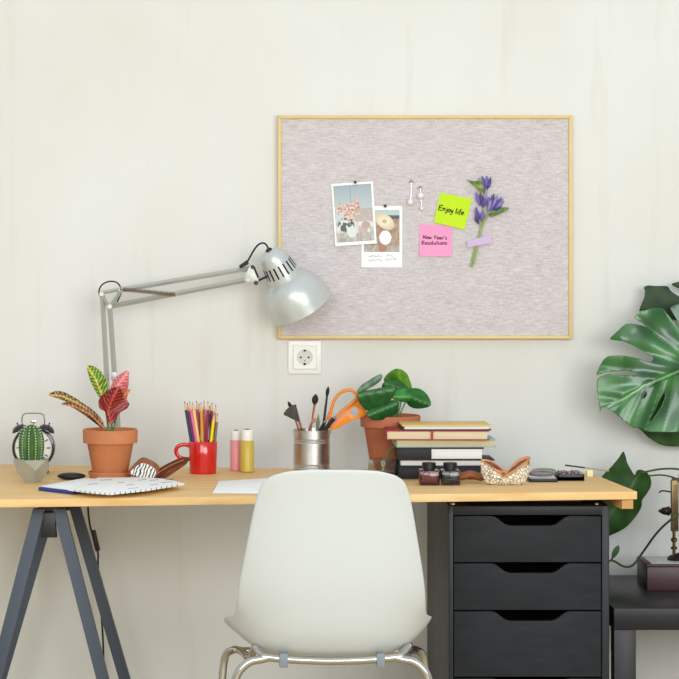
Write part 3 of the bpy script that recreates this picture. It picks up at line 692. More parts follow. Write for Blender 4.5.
# ================================================================== helper for pots
def pot_profile(rt, rb, h, rim_h, rim_out, wall=.005):
    return [(rb-.004, 0), (rb, .002), (rt-.002, h-rim_h-.001), (rt-.001, h-rim_h), (rt+rim_out, h-rim_h+.002), (rt+rim_out+.001, h-.003), (rt+rim_out-.001, h), (rt+rim_out-wall, h-.001), (rt-wall, h-rim_h), (rb-wall, .008), (.0001, .008)]

# ---- croton
Yr = -.353; sr = S(Yr); cr = P(110.3, 0, Yr).x; k = 1/sr
def Rp(x, y, d=0): return P(x, y, Yr+d)
t = thing('potted_croton', 'croton with red, pink and yellow veined leaves in a terracotta pot', 'potted plant', (cr, Yr, DZ)); org = t.location.copy()
zb = DZ+.006
b = MB(org); b.lathe([(18*k, 0), (20.5*k, .001), (22.3*k, .014), (22*k, .0155), (20.8*k, .0145), (19*k, .006), (.0001, .006)], (cr, Yr, DZ), 48); b.build('saucer', M['terracotta'], t)
ztop = Rp(0, 429).z; hh = ztop-zb
b = MB(org); b.lathe(pot_profile(24*k, 17.3*k, hh, .033, 3.2*k), (cr, Yr, zb), 48, cap1=False); b.build('pot', M['terracotta'], t)
b = MB(org); b.lathe([(.0001, 0), (22*k, .0), (22.5*k, .003), (15*k, .005), (.0001, .007)], (cr, Yr, ztop-.016), 24); b.build('soil', M['soil'], t)
b = MB(org)
for pts in ([(110, 437), (108, 425), (106, 412), (103, 396)], [(110, 437), (104, 427), (99, 419)], [(111, 437), (112, 424), (113, 412)], [(112, 437), (115, 422), (119, 405), (120, 392)], [(110, 437), (103, 427), (98, 421)]):
    b.tube(catmull([Rp(x, y) for x, y in pts], 3, False), .0022, 8)
b.build('stem', M['stem'], t)
def veined(base, vein, edge, ln, per=.19, w=.34, wmid=1.1, seed=0):
    def f(p):
        best = 1e9; acc = 0; L = 0; tot = 0
        for a, c in zip(ln, ln[1:]):
            d, tt, sg = sdist(p, a, c); l = math.dist(a, c)
            if d < best: best = d; acc = L+tt*l; 
            L += l
        c = base(p, acc/L) if callable(base) else base
        v = (acc+best*.9)*per; fr = abs((v % 1)-.5)*2
        c = mixc(c, vein, (w-fr)*4)
        if best < wmid: c = mixc(vein, c, best/wmid*.7)
        return c
    return f
croton = [
 ('leaf', [(87, 366), (91, 365.5), (96, 367.5), (103, 374), (107, 383), (108, 391), (105, 396.5), (100, 397.5), (96, 392), (91, 382), (88, 373)], [(87, 366), (95, 378), (103, 397)], (66, 122, 40), (236, 212, 92), -.005, .25),
 ('leaf', [(128.5, 370.5), (128.7, 379), (127.5, 389), (122, 393), (114, 391), (110.5, 388), (113, 382), (117, 376.5), (123, 372.5)], [(128.5, 370.5), (120, 382), (113, 392)], (206, 96, 104), (240, 170, 160), .02, .25),
 ('leaf', [(118, 391), (124, 390), (131, 389.5), (128, 394), (127, 400), (129.5, 404), (126, 407), (120, 402)], [(131, 389.5), (124, 396), (121, 404)], (176, 62, 44), (232, 150, 96), .0, .3),
 ('leaf', [(48, 395), (54, 391.5), (62, 391.5), (72, 396), (83, 403), (94, 411), (103, 421), (102, 423.5), (92, 416), (80, 408), (68, 402.5), (57, 398)], [(48, 395), (62, 396), (80, 404.5), (103, 422)], (70, 58, 34), (238, 194, 116), -.01, .27),
 ('leaf', [(61, 404.5), (66, 402.3), (76, 404.5), (86, 409), (96, 415.5), (103, 424), (106, 430), (100, 427), (91, 420), (80, 412), (70, 406.5)], [(61, 404), (76, 407), (90, 414), (105, 429)], (70, 34, 28), (214, 150, 90), -.02, .27),
 ('leaf', [(98.5, 403), (100, 397.5), (106, 392), (113, 387.5), (119, 387), (122, 392), (123.5, 397), (126, 401.5), (129, 403), (127.5, 408), (121, 412), (117, 417), (114, 422.5), (110, 423.5), (106.5, 417), (105.5, 412), (100, 408.5)], [(118, 388), (111, 402), (108, 412), (111, 423)], (112, 16, 22), (196, 88, 62), -.03, .25)]
for nm, ol, ln, base, vein, off, per in croton:
    def dep(p, ln=ln, off=off):
        best = min(sdist(p, a, c)[0] for a, c in zip(ln, ln[1:])); return Yr+off+(math.sqrt(best*best+4)-2)*.0012+.004*math.sin((p[0]+p[1])*.22)
    blade(nm, ol, dep, veined(base, vein, base, ln, per), t, org, M['leaf_mon'], step=1.0, thick=.0009)

# ---- alarm clock
Yk = -.25; sk = S(Yk); kc = P(33.3, 448, Yk); k = 1/sk; R = Matrix.Rotation(PI/2, 3, 'X'); rK = 21.5*k
t = thing('alarm_clock', 'black twin bell alarm clock with white dial behind the cactus', 'clock', (kc.x, Yk, DZ)); org = t.location.copy()
b = MB(org); b.lathe([(rK*.8, -.045), (rK*.95, -.04), (rK, -.03), (rK, -.002), (rK*.97, .002), (rK*.9, .003), (rK*.86, .0), (rK*.86, -.004)], kc, 56, R, cap1=False); b.build('case', M['clock_black'], t)
b = MB(org); b.lathe([(0.0001, 0), (rK*.87, 0)], kc+Vector((0, .003, 0)), 48, R, cap1=False); b.build('dial', M['clock_face'], t)
b = MB(org)
for i in range(12):
    a = i*PI/6; c_ = kc+Vector((math.sin(a)*rK*.7, .0015, math.cos(a)*rK*.7)); b.box(c_-Vector((.0013, .0008, .004)), c_+Vector((.0013, .0008, .004)), rot=Matrix.Rotation(a, 3, 'Y'))
b.build('hour_marks', M['ink_grey'], t)
b = MB(org)
for a, l in ((1.0, .026), (2.3, .036)): b.tube([kc+Vector((0, -.001, 0)), kc+Vector((math.sin(a)*l, -.001, math.cos(a)*l))], .0011, 6)
b.build('clock_hands', M['black'], t)
for sx in (-1, 1):
    c_ = P(33.3+sx*13.2, 430.5, Yk); nd = Vector((sx*.42, 0, 1)).normalized(); Rb = Vector((0, 0, 1)).rotation_difference(nd).to_matrix()
    b = MB(org); b.lathe([(8.2*k, 0), (8.0*k, 1.6*k), (6*k, 4.2*k), (3*k, 5.6*k), (0, 6*k)], c_, 28, Rb); b.tube([c_-nd*.008, c_+nd*.018], .0014, 8); b.sphere(c_+nd*.018, .0022, 8); b.build('bell', M['clock_black'], t)
    b = MB(org); f0 = P(33.3+sx*11, 466, Yk); b.tube([f0+Vector((0, .015, 0)), Vector((f0.x+sx*.008, Yk+.015, DZ+.001))], [.005, .003], 10); b.build('foot', M['clock_black'], t)
b = MB(org); b.tube(catmull([P(22.5, 427, Yk), P(22, 419, Yk), P(23.5, 414.5, Yk), P(28, 413.3, Yk), P(38, 413.3, Yk), P(43, 414.5, Yk), P(44.5, 419, Yk), P(44, 427, Yk)], 4, False), .0018, 8); b.build('handle', M['steel'], t)
b = MB(org); b.tube([P(33.3, 428, Yk), P(33.3, 422, Yk)], .0016, 8); b.box(P(30.5, 423, Yk)-Vector((0, .003, 0)), P(36, 420, Yk)+Vector((0, .003, 0)), bevel=.001); b.build('hammer', M['steel'], t)

# ---- cactus in a faceted concrete pot
Ya = -.455; sa = S(Ya); cc = P(31.8, 0, Ya).x; k = 1/sa
t = thing('potted_cactus', 'small ribbed cactus with white spines in a faceted concrete planter', 'cactus', (cc, Ya, DZ)); org = t.location.copy()
b = MB(org); ph = math.radians(-147); rb_, rm, z1_, z2_ = 8.3*k, 19.0*k, 13*k, 23.3*k
A5 = [b.V((cc+rb_*math.cos(ph+i*2*PI/5), Ya+rb_*math.sin(ph+i*2*PI/5), DZ)) for i in range(5)]
B5 = [b.V((cc+rm*.93*math.cos(ph+i*2*PI/5), Ya+rm*.93*math.sin(ph+i*2*PI/5), DZ+z1_)) for i in range(5)]
C5 = [b.V((cc+rm*math.cos(ph+(i+.5)*2*PI/5), Ya+rm*math.sin(ph+(i+.5)*2*PI/5), DZ+z2_)) for i in range(5)]
D5 = [b.V((cc+rm*.86*math.cos(ph+(i+.5)*2*PI/5), Ya+rm*.86*math.sin(ph+(i+.5)*2*PI/5), DZ+z2_)) for i in range(5)]
E5 = [b.V((cc+rm*.8*math.cos(ph+(i+.5)*2*PI/5), Ya+rm*.8*math.sin(ph+(i+.5)*2*PI/5), DZ+z2_-.008)) for i in range(5)]
b.face(A5[::-1]); b.face(E5)
for i in range(5):
    j = (i+1) % 5; b.face([A5[i], A5[j], B5[j], C5[i]]) ; b.face([A5[i], C5[i], B5[i]]); b.face([B5[j], C5[j], C5[i]]); b.face([C5[i], C5[j], D5[j], D5[i]]); b.face([D5[i], D5[j], E5[j], E5[i]])
b.build('planter', M['concrete'], t, sharp=8)
b = MB(org); b.lathe([(.0001, 0), (rm*.62, 0), (.0001, .004)], (cc, Ya, DZ+z2_-.0075), 5*4); b.build('soil', M['soil'], t)
zc0 = DZ+z2_-.006; hc = (461-424.5)*k+.002
prof = []
for i in range(15):
    u = i/14; prof.append((11.6*k*math.sqrt(max(0, 1-max(0, (u-.45)/.55)**2.6))*(.86+.14*min(1, u/.35)), u*hc))
rf = lambda a, z: 1+.13*math.cos(11*a)
prof[-1] = (0, hc)
b = MB(org); b.lathe(prof, (cc-.5*k, Ya, zc0), 110, rf=rf); b.build('cactus_body', M['cactus'], t, sharp=180)
b = MB(org)
for i in range(11):
    a = 2*PI*i/11
    for j in range(1, 14):
        r, z = prof[j]; 
        if r < .003: continue
        rr = r*1.10; c_ = Vector((cc-.5*k+rr*math.cos(a), Ya+rr*math.sin(a), zc0+z)); b.sphere(c_, .0015, 5)
        for da in (-.5, 0, .5):
            e_ = Vector((math.cos(a+da), math.sin(a+da), .3*(da+.2))); b.tube([c_, c_+e_*.003], [.0003, .0001], 3)
tag(b.build('spines', M['spine'], t), kind='stuff')

# ---- mug with pencils
Ym = -.235; km = 1/S(Ym); cm = P(203, 0, Ym).x; zm = P(0, 441, Ym).z
base_px = 473.0
t = thing('mug', 'glossy red mug full of colouring pencils', 'mug', (cm, Ym, DZ)); org = t.location.copy(); hm = zm-DZ
b = MB(org); b.lathe([(12.6*km, 0), (13.4*km, .0015), (13.9*km, hm*.5), (14.5*km, hm-.001), (14.2*km, hm), (13.2*km, hm), (12.6*km, hm*.5), (12*km, .006), (.0001, .006)], (cm, Ym, DZ), 48, cap1=False); b.build('body', M['red_glaze'], t)
b = MB(org); b.tube(catmull([P(190.5, 446, Ym), P(184, 444.5, Ym), P(178, 446.5, Ym), P(176, 451, Ym), P(178, 456, Ym), P(183.5, 458.5, Ym), P(190.5, 459, Ym)], 5, False), .0033, 10, flat=1.5); b.build('handle', M['red_glaze'], t)
cols = [((184.5, 401), (196, 470), (40, 52, 82), 'navy'), ((187, 402.5), (198, 470), (150, 60, 130), 'purple'), ((189.5, 401), (201, 470), (224, 110, 150), 'pink'), ((192.5, 402), (203, 470), (238, 206, 130), 'cream'), ((196.5, 400.5), (201, 468), (178, 80, 96), 'dusty rose'),
        ((201, 402), (203.5, 470), (228, 150, 30), 'amber'), ((204, 400.5), (205, 468), (188, 104, 120), 'mauve'), ((208, 401), (206, 470), (150, 28, 66), 'crimson'), ((212, 402), (209, 469), (92, 26, 48), 'dark wine'), ((216, 404), (208, 470), (200, 120, 110), 'coral'),
        ((214.5, 412), (207.5, 470), (246, 214, 20), 'bright yellow'), ((217.5, 413), (212, 469), (120, 110, 70), 'olive'), ((199, 403), (199, 470), (96, 40, 84), 'plum'), ((210, 405), (203, 470), (66, 34, 52), 'near black')]
rnd = random.Random(11)
for i, (tp, bt, c_, nm) in enumerate(cols):
    dy = [-.014, -.004, -.018, -.02, .006, -.022, .008, -.016, .002, -.01, -.024, -.012, .016, .014][i]
    p1 = P(*tp, Ym+dy*1.1); p0 = P(bt[0], 0, Ym+dy*.55); p0.z = DZ+.0085; d = (p1-p0).normalized()
    t = thing('colored_pencil', '%s colouring pencil standing in the red mug' % nm, 'pencil', p0, 'colouring pencils in the red mug'); org = p0
    b = MB(org); b.tube([p0, p1-d*.021], .0036, 6); b.build('barrel', mat('pencil_'+nm.replace(' ', '_'), c_, .35), t, sharp=30)
    b = MB(org); b.tube([p1-d*.021, p1-d*.006], [.0036, .0013], 10); b.build('wood_tip', mat('pencil_wood', (222, 180, 140), .6), t)
    b = MB(org); b.tube([p1-d*.006, p1], [.0013, .0004], 8); b.build('lead', mat('lead_'+nm.replace(' ', '_'), tuple(v*.6 for v in c_), .5), t)

# ---- two paint bottles
for (xa, xb, ytop, yc_, Yb, mt, lab) in ((230.2, 242, 440, 430.5, -.17, 'pink_paint', 'small pink craft paint bottle with white cap'), (240.3, 254, 440.3, 429.5, -.205, 'olive_paint', 'small mustard craft paint bottle with white cap')):
    kk = 1/S(Yb); c_ = P((xa+xb)/2, 0, Yb).x; r = (xb-xa)/2*kk
    t = thing('paint_bottle', lab, 'bottle', (c_, Yb, DZ), 'paint bottles'); org = t.location.copy(); zt_ = P(0, ytop, Yb).z-DZ; zc_ = P(0, yc_, Yb).z-DZ
    b = MB(org); b.lathe([(r*.85, 0), (r, .002), (r, zt_-.002), (r*.9, zt_), (.0001, zt_)], (c_, Yb, DZ), 28, cap1=False); b.build('body', M[mt], t)
    b = MB(org); b.lathe([(r*.9, zt_+.0002), (r*.92, zt_+.012), (r*.86, zc_-.001), (r*.8, zc_), (.0001, zc_)], (c_, Yb, DZ), 28, cap1=False); b.build('cap', M['cap_white'], t)
    b = MB(org); b.lathe([(r*.4, zc_), (r*.42, zc_+.0015), (.0001, zc_+.0018)], (c_, Yb, DZ), 16); b.build('nozzle', M['leather'], t)

# ---- tin with brushes
Yt = -.225; kt = 1/S(Yt); ct = P(311.6, 0, Yt).x; zt_ = P(0, 429.5, Yt).z-DZ; r = 18.2*kt
t = thing('tin_can', 'ribbed tin can holding make-up brushes and scissors', 'tin can', (ct, Yt, DZ)); org = t.location.copy()
b = MB(org); pr = [(r*.96, 0), (r, .003)]
for zf in (.14, .17, .2, .72, .75, .78): pr += [(r, zf*zt_-.002), (r*.975, zf*zt_), (r, zf*zt_+.002)]
pr += [(r, zt_-.003), (r*1.02, zt_-.002), (r*1.02, zt_), (r*.98, zt_), (r*.965, zt_-.003), (r*.965, .004), (.0001, .004)]
b.lathe(pr, (ct, Yt, DZ), 56, cap1=False); b.build('body', M['tin'], t, sharp=25)
def Tp(x, y, d=0): return P(x, y, Yt+d)
bristle = mat('dark_bristle', (46, 40, 40), .8, var=(200, .4), bump=(400, 1)); bristle2 = mat('two_tone_bristle', (84, 76, 66), .8, var=(220, .5), stretch=(1, 1, .2))
wood_h = mat('brush_wood', (150, 92, 60), .4); cop = mat('copper_ferrule', (196, 132, 96), .25, metal=.9); darkh = mat('dark_handle', (38, 30, 34), .35)
def brush(lab, base, ferr, tip, mh, mf, mbr, rs, fan=None, hr=.0026, d0=0, d1=0):
    p0, p1, p2 = Tp(*base, d0), Tp(*ferr, d1), Tp(*tip, d1*1.1); dd = (p2-p1).normalized(); dh = (p1-p0).normalized(); L = (p1-p0).length
    t = thing('makeup_brush', lab, 'brush', p0, 'brushes in the tin can')
    b = MB(p0); b.tube([p0, p0.lerp(p1, .5), p1-dh*L*.22], [hr*.6, hr*1.1, hr*.8], 10); b.build('handle', mh, t)
    b = MB(p0); b.tube([p1-dh*L*.22, p1], [hr*.85, rs[0]], 12); b.build('ferrule', mf, t)
    b = MB(p0)
    if fan:
        u_ = dd.cross(Vector((0, 1, 0))).normalized(); Lb = (p2-p1).length; poly = [p1-u_*rs[0], p1+u_*rs[0]]
        for i in range(9): a = fan*(1-2*i/8); poly.append(p1+(dd*math.cos(a)+u_*math.sin(a))*Lb*(1+.03*(i % 2)))
        b.prism([q-Vector((0, .002, 0)) for q in poly], (0, .004, 0), bevel=.0006)
    else:
        n = len(rs); b.tube([p1.lerp(p2, i/(n-1)) for i in range(n)], rs, 14)
    b.build('bristles', mbr, t)
brush('fan brush spreading wide at the left of the tin can', (314, 469), (299, 421), (288.5, 408), wood_h, cop, bristle2, [.003, .004], fan=.5, d0=-.006, d1=-.026)
brush('slim brush with small black tip behind the fan brush', (312, 469), (291.5, 408), (288, 401.5), wood_h, cop, bristle, [.0022, .004, .0045, .003, .0008], d0=.008, d1=.01)
brush('round fluffy dark brush in the middle of the tin can', (305, 469), (314.5, 404.5), (315.8, 394), mat('silver_handle', (176, 160, 150), .3, metal=.6), cop, bristle, [.0028, .0062, .0078, .0074, .0055, .001], d0=0, d1=-.004)
brush('tallest thin dark brush in the tin can', (318, 469), (327, 396), (328.3, 386.5), darkh, darkh, bristle, [.0026, .0042, .0045, .0036, .0008], d0=.012, d1=.012, hr=.0034)
brush('short liner brush with black tip beside the scissors', (306, 468), (331, 409), (334, 403.5), darkh, cop, bristle, [.0022, .0032, .003, .0006], d0=.008, d1=.014)
brush('copper handled brush leaning right, low in the tin can', (296.5, 468), (311, 423.5), (316, 418), wood_h, cop, mat('rose_bristle', (196, 120, 96), .7), [.0026, .0042, .004, .001], d0=-.01, d1=-.012)
b = MB(Tp(318, 430)); 
p0, p1 = Tp(316, 468, -.002), Tp(318.3, 414, .002); b.tube([p0, p0.lerp(p1, .7), p0.lerp(p1, .85), p1], [.0028, .0032, .0046, .0006], 10, flat=.5); single(b, 'nail_file', mat('sage_green', (112, 130, 96), .5), 'green pointed tool standing in the tin can', 'tool')
for (bx, tx, nm, d) in (((297, 465), (335.3, 416.5), 'black marker pen leaning right in the tin can, nearest the scissors', -.008), ((299, 465), (325.5, 420.5), 'thin black pencil leaning right in the tin can', -.01)):
    p0, p1 = Tp(*bx, d), Tp(*tx, d*3.7); dd = (p1-p0).normalized(); t = thing('pen', nm, 'pen', p0, 'pens in the tin can'); w_ = .0052 if 'marker' in nm else .0034
    b = MB(p0); b.tube([p0, p1-dd*.006], w_, 12); b.build('barrel', darkh, t); b = MB(p0); b.tube([p1-dd*.0055, p1], [w_*.9, w_*.4], 12); b.build('tip', M['clip_grey'], t)
# scissors
t = thing('scissors', 'orange handled scissors standing handles up in the tin can', 'scissors', Tp(325, 470, -.004)); org = t.location.copy()
dy = -.012
lp = [(329.5, 421), (331, 411), (333.5, 402), (338, 395), (344, 391), (351, 390.2), (356, 393.5), (356.5, 398), (352, 403), (345, 408.5), (338, 415), (333.5, 421)]
b = MB(org); b.tube(catmull([Tp(x, y, dy-.006) for x, y in lp], 3), .0037, 10, closed=True, flat=1.5)
b.tube([Tp(331.5, 420, dy-.006), Tp(326.5, 430, dy-.004)], [.0075, .0050], 10, flat=.7); b.build('handle', M['orange'], t)
ol = [(325.5, 431), (332, 425), (341, 416.5), (350, 406), (357.5, 398.5), (362, 403), (366.5, 410), (365, 415.5), (357, 418.5), (347, 423), (337, 428.5), (329.5, 430.5)]
hole = [(354.3+3.9*math.cos(a*PI/8), 411.6+5*math.sin(a*PI/8)) for a in range(16)]
b0 = [tuple(v)[:2] for v in catmull([(x, y, 0) for x, y in ol], 3)]
n0 = len(b0); vs = [Vector(p) for p in b0]+[Vector(p) for p in hole]; ed = [(i, (i+1) % n0) for i in range(n0)]+[(n0+i, n0+(i+1) % 16) for i in range(16)]
res = geometry.delaunay_2d_cdt(vs, ed, [], 1, 1e-5); b = MB(org); bv = [b.V(Tp(v.x, v.y, dy+.006)) for v in res[0]]
for f in res[2]:
    c_ = (sum(res[0][i].x for i in f)/3, sum(res[0][i].y for i in f)/3)
    if inside(c_, b0) and not inside(c_, hole): b.face([bv[i] for i in f])
b.build('handle', M['orange'], t, mods=[('SOLIDIFY', dict(thickness=.008, offset=0)), ('BEVEL', dict(width=.002, segments=2, limit_method='ANGLE'))])
for a_, c_, d_ in (((330, 428), (309, 467), dy-.002), ((331, 430), (313, 468), dy+.004)):
    b = MB(org); p0, p1 = Tp(*a_, d_), Tp(*c_, -.001+(d_-dy)); p1.z = max(p1.z, DZ+.006); u_ = Vector((.006, 0, .003)); b.prism([p0-u_, p0+u_, p1+u_*.3, p1-u_*.2], (0, .0015, 0)); b.build('blade', M['steel'], t)
b = MB(org); c_ = Tp(322.5, 436, dy); b.tube([c_-Vector((0, .006, 0)), c_+Vector((0, .008, 0))], .003, 12); b.build('pivot_screw', M['steel'], t)

# ---- pilea in old terracotta pot
Yp = -.195; kp = 1/S(Yp); cp = P(390.3, 0, Yp).x; zt_ = P(0, 415, Yp).z-DZ
t = thing('potted_peperomia', 'round leaved green houseplant in a terracotta pot behind the books', 'potted plant', (cp, Yp, DZ)); org = t.location.copy()
b = MB(org); b.lathe(pot_profile(27*kp, 19*kp, zt_, 12*kp, 2.8*kp), (cp, Yp, DZ), 48, cap1=False); b.build('pot', M['terracotta2'], t)
b = MB(org); b.lathe([(.0001, 0), (25*kp, .0), (14*kp, .004), (.0001, .006)], (cp, Yp, DZ+zt_-.018), 24); b.build('soil', M['soil'], t)
def grn(a, c, mid, wv=.0):
    def f(p):
        d, tt, sg = sdist(p, *mid); n_ = noise.noise(Vector((p[0]*.2, p[1]*.2, 3)))
        col = mixc(a, c, .5+n_+(.25*sg)); return mixc((150, 190, 110), col, .5+d/1.6) if d < .8 else col
    return f
pil = [
 ([(356.5, 393), (360, 386.5), (370, 379.5), (380, 374.2), (382.3, 377), (378, 383), (368, 389), (360, 394)], (112, 134, 112), (70, 94, 68), [(357, 393), (381, 376)], .012, -.001, (359, 392)),
 ([(384, 381), (387, 374.5), (394, 369.3), (401, 369.3), (407, 374), (410, 381), (411.5, 389), (404, 388), (395, 386)], (104, 152, 34), (64, 120, 36), [(398, 370), (401, 388)], .014, .002, (400, 384)),
 ([(404, 392), (412, 388.2), (421, 389.5), (428, 396), (431, 404.8), (424, 408), (414, 408.3), (407, 403.5)], (44, 108, 40), (28, 78, 30), [(406, 396), (430, 405)], .004, .0015, (408, 397)),
 ([(382, 388), (384, 382), (391, 378.5), (399, 380), (406, 386), (409, 391), (400, 395), (390, 395)], (34, 94, 32), (22, 70, 26), [(384, 384), (408, 391)], -.002, .0012, (396, 390)),
 ([(366.5, 413), (371, 408), (382, 403), (394, 400), (398.5, 404), (397, 411.5), (391, 417), (383, 419.5), (374, 419.8), (368, 417)], (30, 96, 36), (20, 72, 28), [(368, 416), (397, 404)], -.076, .0012, (384, 410)),
 ([(390.5, 397), (394, 391), (403, 389), (409, 392.5), (411.5, 398), (407, 401.8), (398, 401)], (60, 138, 56), (36, 104, 42), [(392, 397), (411, 397)], -.03, .0014, (402, 396)),
 ([(357, 395), (362, 391.3), (375, 389), (388, 386.2), (395.2, 387.5), (394.5, 394), (389, 402), (381, 409), (372, 411.5), (364, 408.5), (359, 402)], (52, 104, 56), (30, 80, 34), [(358, 396), (394, 390)], -.088, .0012, (378, 398))]
st = MB(org)
for ol, a, c_, mid, off, cup, ctr in pil:
    def dep(p, off=off, cup=cup, mid=mid, ol=ol): d, tt, sg = sdist(p, *mid); return Yp+off+(abs(cup)*(math.sqrt(d*d+9)-3))+(tt-.5)*.012
    blade('leaf', ol, dep, grn(a, c_, mid), t, org, M['leaf_mon'], step=2.0, thick=.0011)
    st.tube(catmull([P(ctr[0], ctr[1], Yp+off+.004), P((ctr[0]+398)/2, (ctr[1]+416)/2+1, Yp+off*.6+.006), P(396, 423, Yp+off*.15)], 5, False), .0016, 8)
st.build('stem', M['stem'], t)

# ---- glass tumbler with sprout
Yj = -.30; kj = 1/S(Yj); cj = P(383.3, 0, Yj).x; zt_ = P(0, 459, Yj).z-DZ; r = 15*kj
t = thing('glass_jar', 'small clear glass jar left of the book stack', 'jar', (cj, Yj, DZ)); org = t.location.copy()
b = MB(org); b.lathe([(r*.86, 0), (r*.95, .002), (r, .006), (r, zt_-.001), (r*.97, zt_), (r*.93, zt_-.001), (r*.92, .008), (r*.86, .005), (.0001, .005)], (cj, Yj, DZ), 40, cap1=False); b.build('body', M['glass'], t)
b = MB(P(387, 470, Yj)); b.tube(catmull([P(385, 470, Yj), P(386.5, 462, Yj), P(388, 454, Yj), P(391, 449, Yj), P(396, 446, Yj-.01)], 5, False), [.0018]*11+[.0026]*6+[.002]*3+[.0008], 8)
single(b, 'cutting', M['stem'], 'green plant cutting standing in the small glass jar', 'plant cutting')

# ---- books
Yb = -.385; DB = .125
def book(x0, x1, yt, yb_, cover, pages, lab, spine=1.4, cov=1.0, extra=None, dy=0, rot=0, open_right=True, z0=None, sp=None):
    Yq = Yb+dy; kk = 1/S(Yq); a = P(x0, yb_, Yq); c = P(x1, yt, Yq); ct_ = cov*kk
    zl = a.z if z0 is None else z0; zh = c.z; xa, xb = a.x, c.x
    ctr = Vector(((xa+xb)/2, Yq+DB/2, zl)); t = thing('book', lab, 'book', ctr, 'stack of books and notebooks'); R = Matrix.Rotation(rot, 3, 'Z')
    def bx(b, lo, hi, bev=.0004):
        lo, hi = Vector(lo), Vector(hi); m_ = (lo+hi)/2; off = R@(m_-ctr)+ctr-m_; b.box(lo+off, hi+off, rz=rot, bevel=bev)
    yh = Yq+DB
    b = MB(ctr); bx(b, (xa, Yq, zl), (xb, yh, zl+ct_)); b.build('back_cover', cover, t)
    b = MB(ctr); bx(b, (xa, Yq, zh-ct_), (xb, yh, zh)); b.build('front_cover', extra or cover, t)
    if spine > 0: b = MB(ctr); bx(b, (xa, Yq, zl+ct_), (xa+spine*kk, yh, zh-ct_)); b.build('spine', sp or cover, t)
    b = MB(ctr); n = max(3, int((zh-zl-2*ct_)/.0022)); h_ = (zh-zl-2*ct_)
    bx(b, (xa+max(spine, .6)*kk, Yq+.003, zl+ct_), (xb-2*kk, yh-.003, zh-ct_), .0002); b.build('page_block', pages, t)
    return t, zh, bx, ctr, kk
pg = mat('cream_pages', (234, 216, 176), .8, var=(300, .25), stretch=(.02, .02, 2)); pgw = mat('white_pages', (240, 238, 232), .8, var=(300, .15), stretch=(.02, .02, 2))
pgs = mat('sand_pages', (224, 202, 158), .8, var=(300, .25), stretch=(.02, .02, 2))
cb = mat('black_cloth', (30, 28, 30), .6); cmus = mat('mustard_cover', (222, 190, 110), .5); cred = mat('red_cover', (168, 40, 52), .5); ctea = mat('pale_teal_cover', (150, 186, 184), .5); cbr = mat('dark_brown_cover', (60, 40, 36), .5)
_, z, *_r = book(399.5, 483, 466.5, 479.5, cb, cb, 'thick black book at the bottom of the book stack', cov=1.5, z0=DZ)
_, z, *_r = book(400, 495, 459.8, 466.5, cb, pgw, 'thin black notebook with white pages, second from the bottom of the stack', cov=.8, z0=z, dy=.004, spine=.4)
tb, z, bx, ctr, kk = book(398.5, 484, 447.8, 460, cb, pgw, 'black covered book with bright white pages, third from the bottom of the stack', spine=33, cov=1.2, z0=z, dy=-.004)
tb, z, bx, ctr, kk = book(396, 496, 439.6, 448, ctea, pgs, 'pale teal book with sand coloured pages, middle of the stack', cov=.9, z0=z, spine=.3, dy=.006, rot=.02)
tb, z, bx, ctr, kk = book(387.3, 490, 430.8, 439.8, cred, pg, 'red book with cream pages and red ribbon, second from the top of the stack', cov=.8, z0=z, spine=.3, dy=-.006, rot=-.02)
xr_ = P(432, 0, Yb).x; b = MB(ctr); b.box((xr_-.003, Yb-.0085, ctr.z-.0), (xr_+.002, Yb-.005, z+.0005)); b.build('ribbon', cred, tb)
tb, z, bx, ctr, kk = book(402, 491, 425.2, 430.8, cbr, pgw, 'mustard covered book with dark spine on top of the stack', cov=1.3, z0=z, extra=cmus, dy=0, rot=.015, spine=2)

# ---- ink bottles
Yn = -.53; kn = 1/S(Yn)
for (xa, xb, cx_a, cx_b, ik, lab) in ((419.5, 440, 423, 437, 'ink_red', 'square glass bottle of red ink with black cap in front of the books'), (441.5, 460.5, 443.5, 457.5, 'ink_blk', 'square glass bottle of black ink with black cap in front of the books')):
    p = P((xa+xb)/2, 0, Yn); w_ = (xb-xa)/2*kn; t = thing('ink_bottle', lab, 'bottle', (p.x, Yn+w_, DZ), 'ink bottles'); org = t.location.copy()
    zt_ = P(0, 470.5, Yn).z; zc_ = P(0, 463.3, Yn).z; cy_ = Yn+w_; wc = (cx_b-cx_a)/2*kn
    b = MB(org); b.box((p.x-w_, cy_-w_, DZ), (p.x+w_, cy_+w_, zt_), bevel=.003); b.build('body', M['glass_ink'], t)
    b = MB(org); b.box((p.x-w_*.8, cy_-w_*.8, DZ+.005), (p.x+w_*.8, cy_+w_*.8, zt_-.005), bevel=.002); b.build('ink', M[ik], t)
    b = MB(org); b.lathe([(wc*.8, 0), (wc*.8, .002), (wc, .002), (wc, zc_-zt_-.001), (wc*.93, zc_-zt_), (.0001, zc_-zt_)], (p.x, cy_, zt_), 28, cap1=False); b.build('cap', M['black_plastic'], t)
# leather strip behind
b = MB(P(470, 482, -.47)); yy = -.465
b.tube(catmull([P(452, 478, yy), P(462, 476.5, yy), P(470, 474.5, yy), P(478, 476.5, yy), P(484, 478, yy)], 4, False), [.006, .009, .0105, .011, .0115, .0115, .011, .011, .0115, .012, .0115, .0115, .011, .011, .0105, .009, .006], 12, flat=.8)
single(b, 'leather_roll', M['leather'], 'brown leather roll lying between the ink bottles and the printed pouch', 'leather roll')

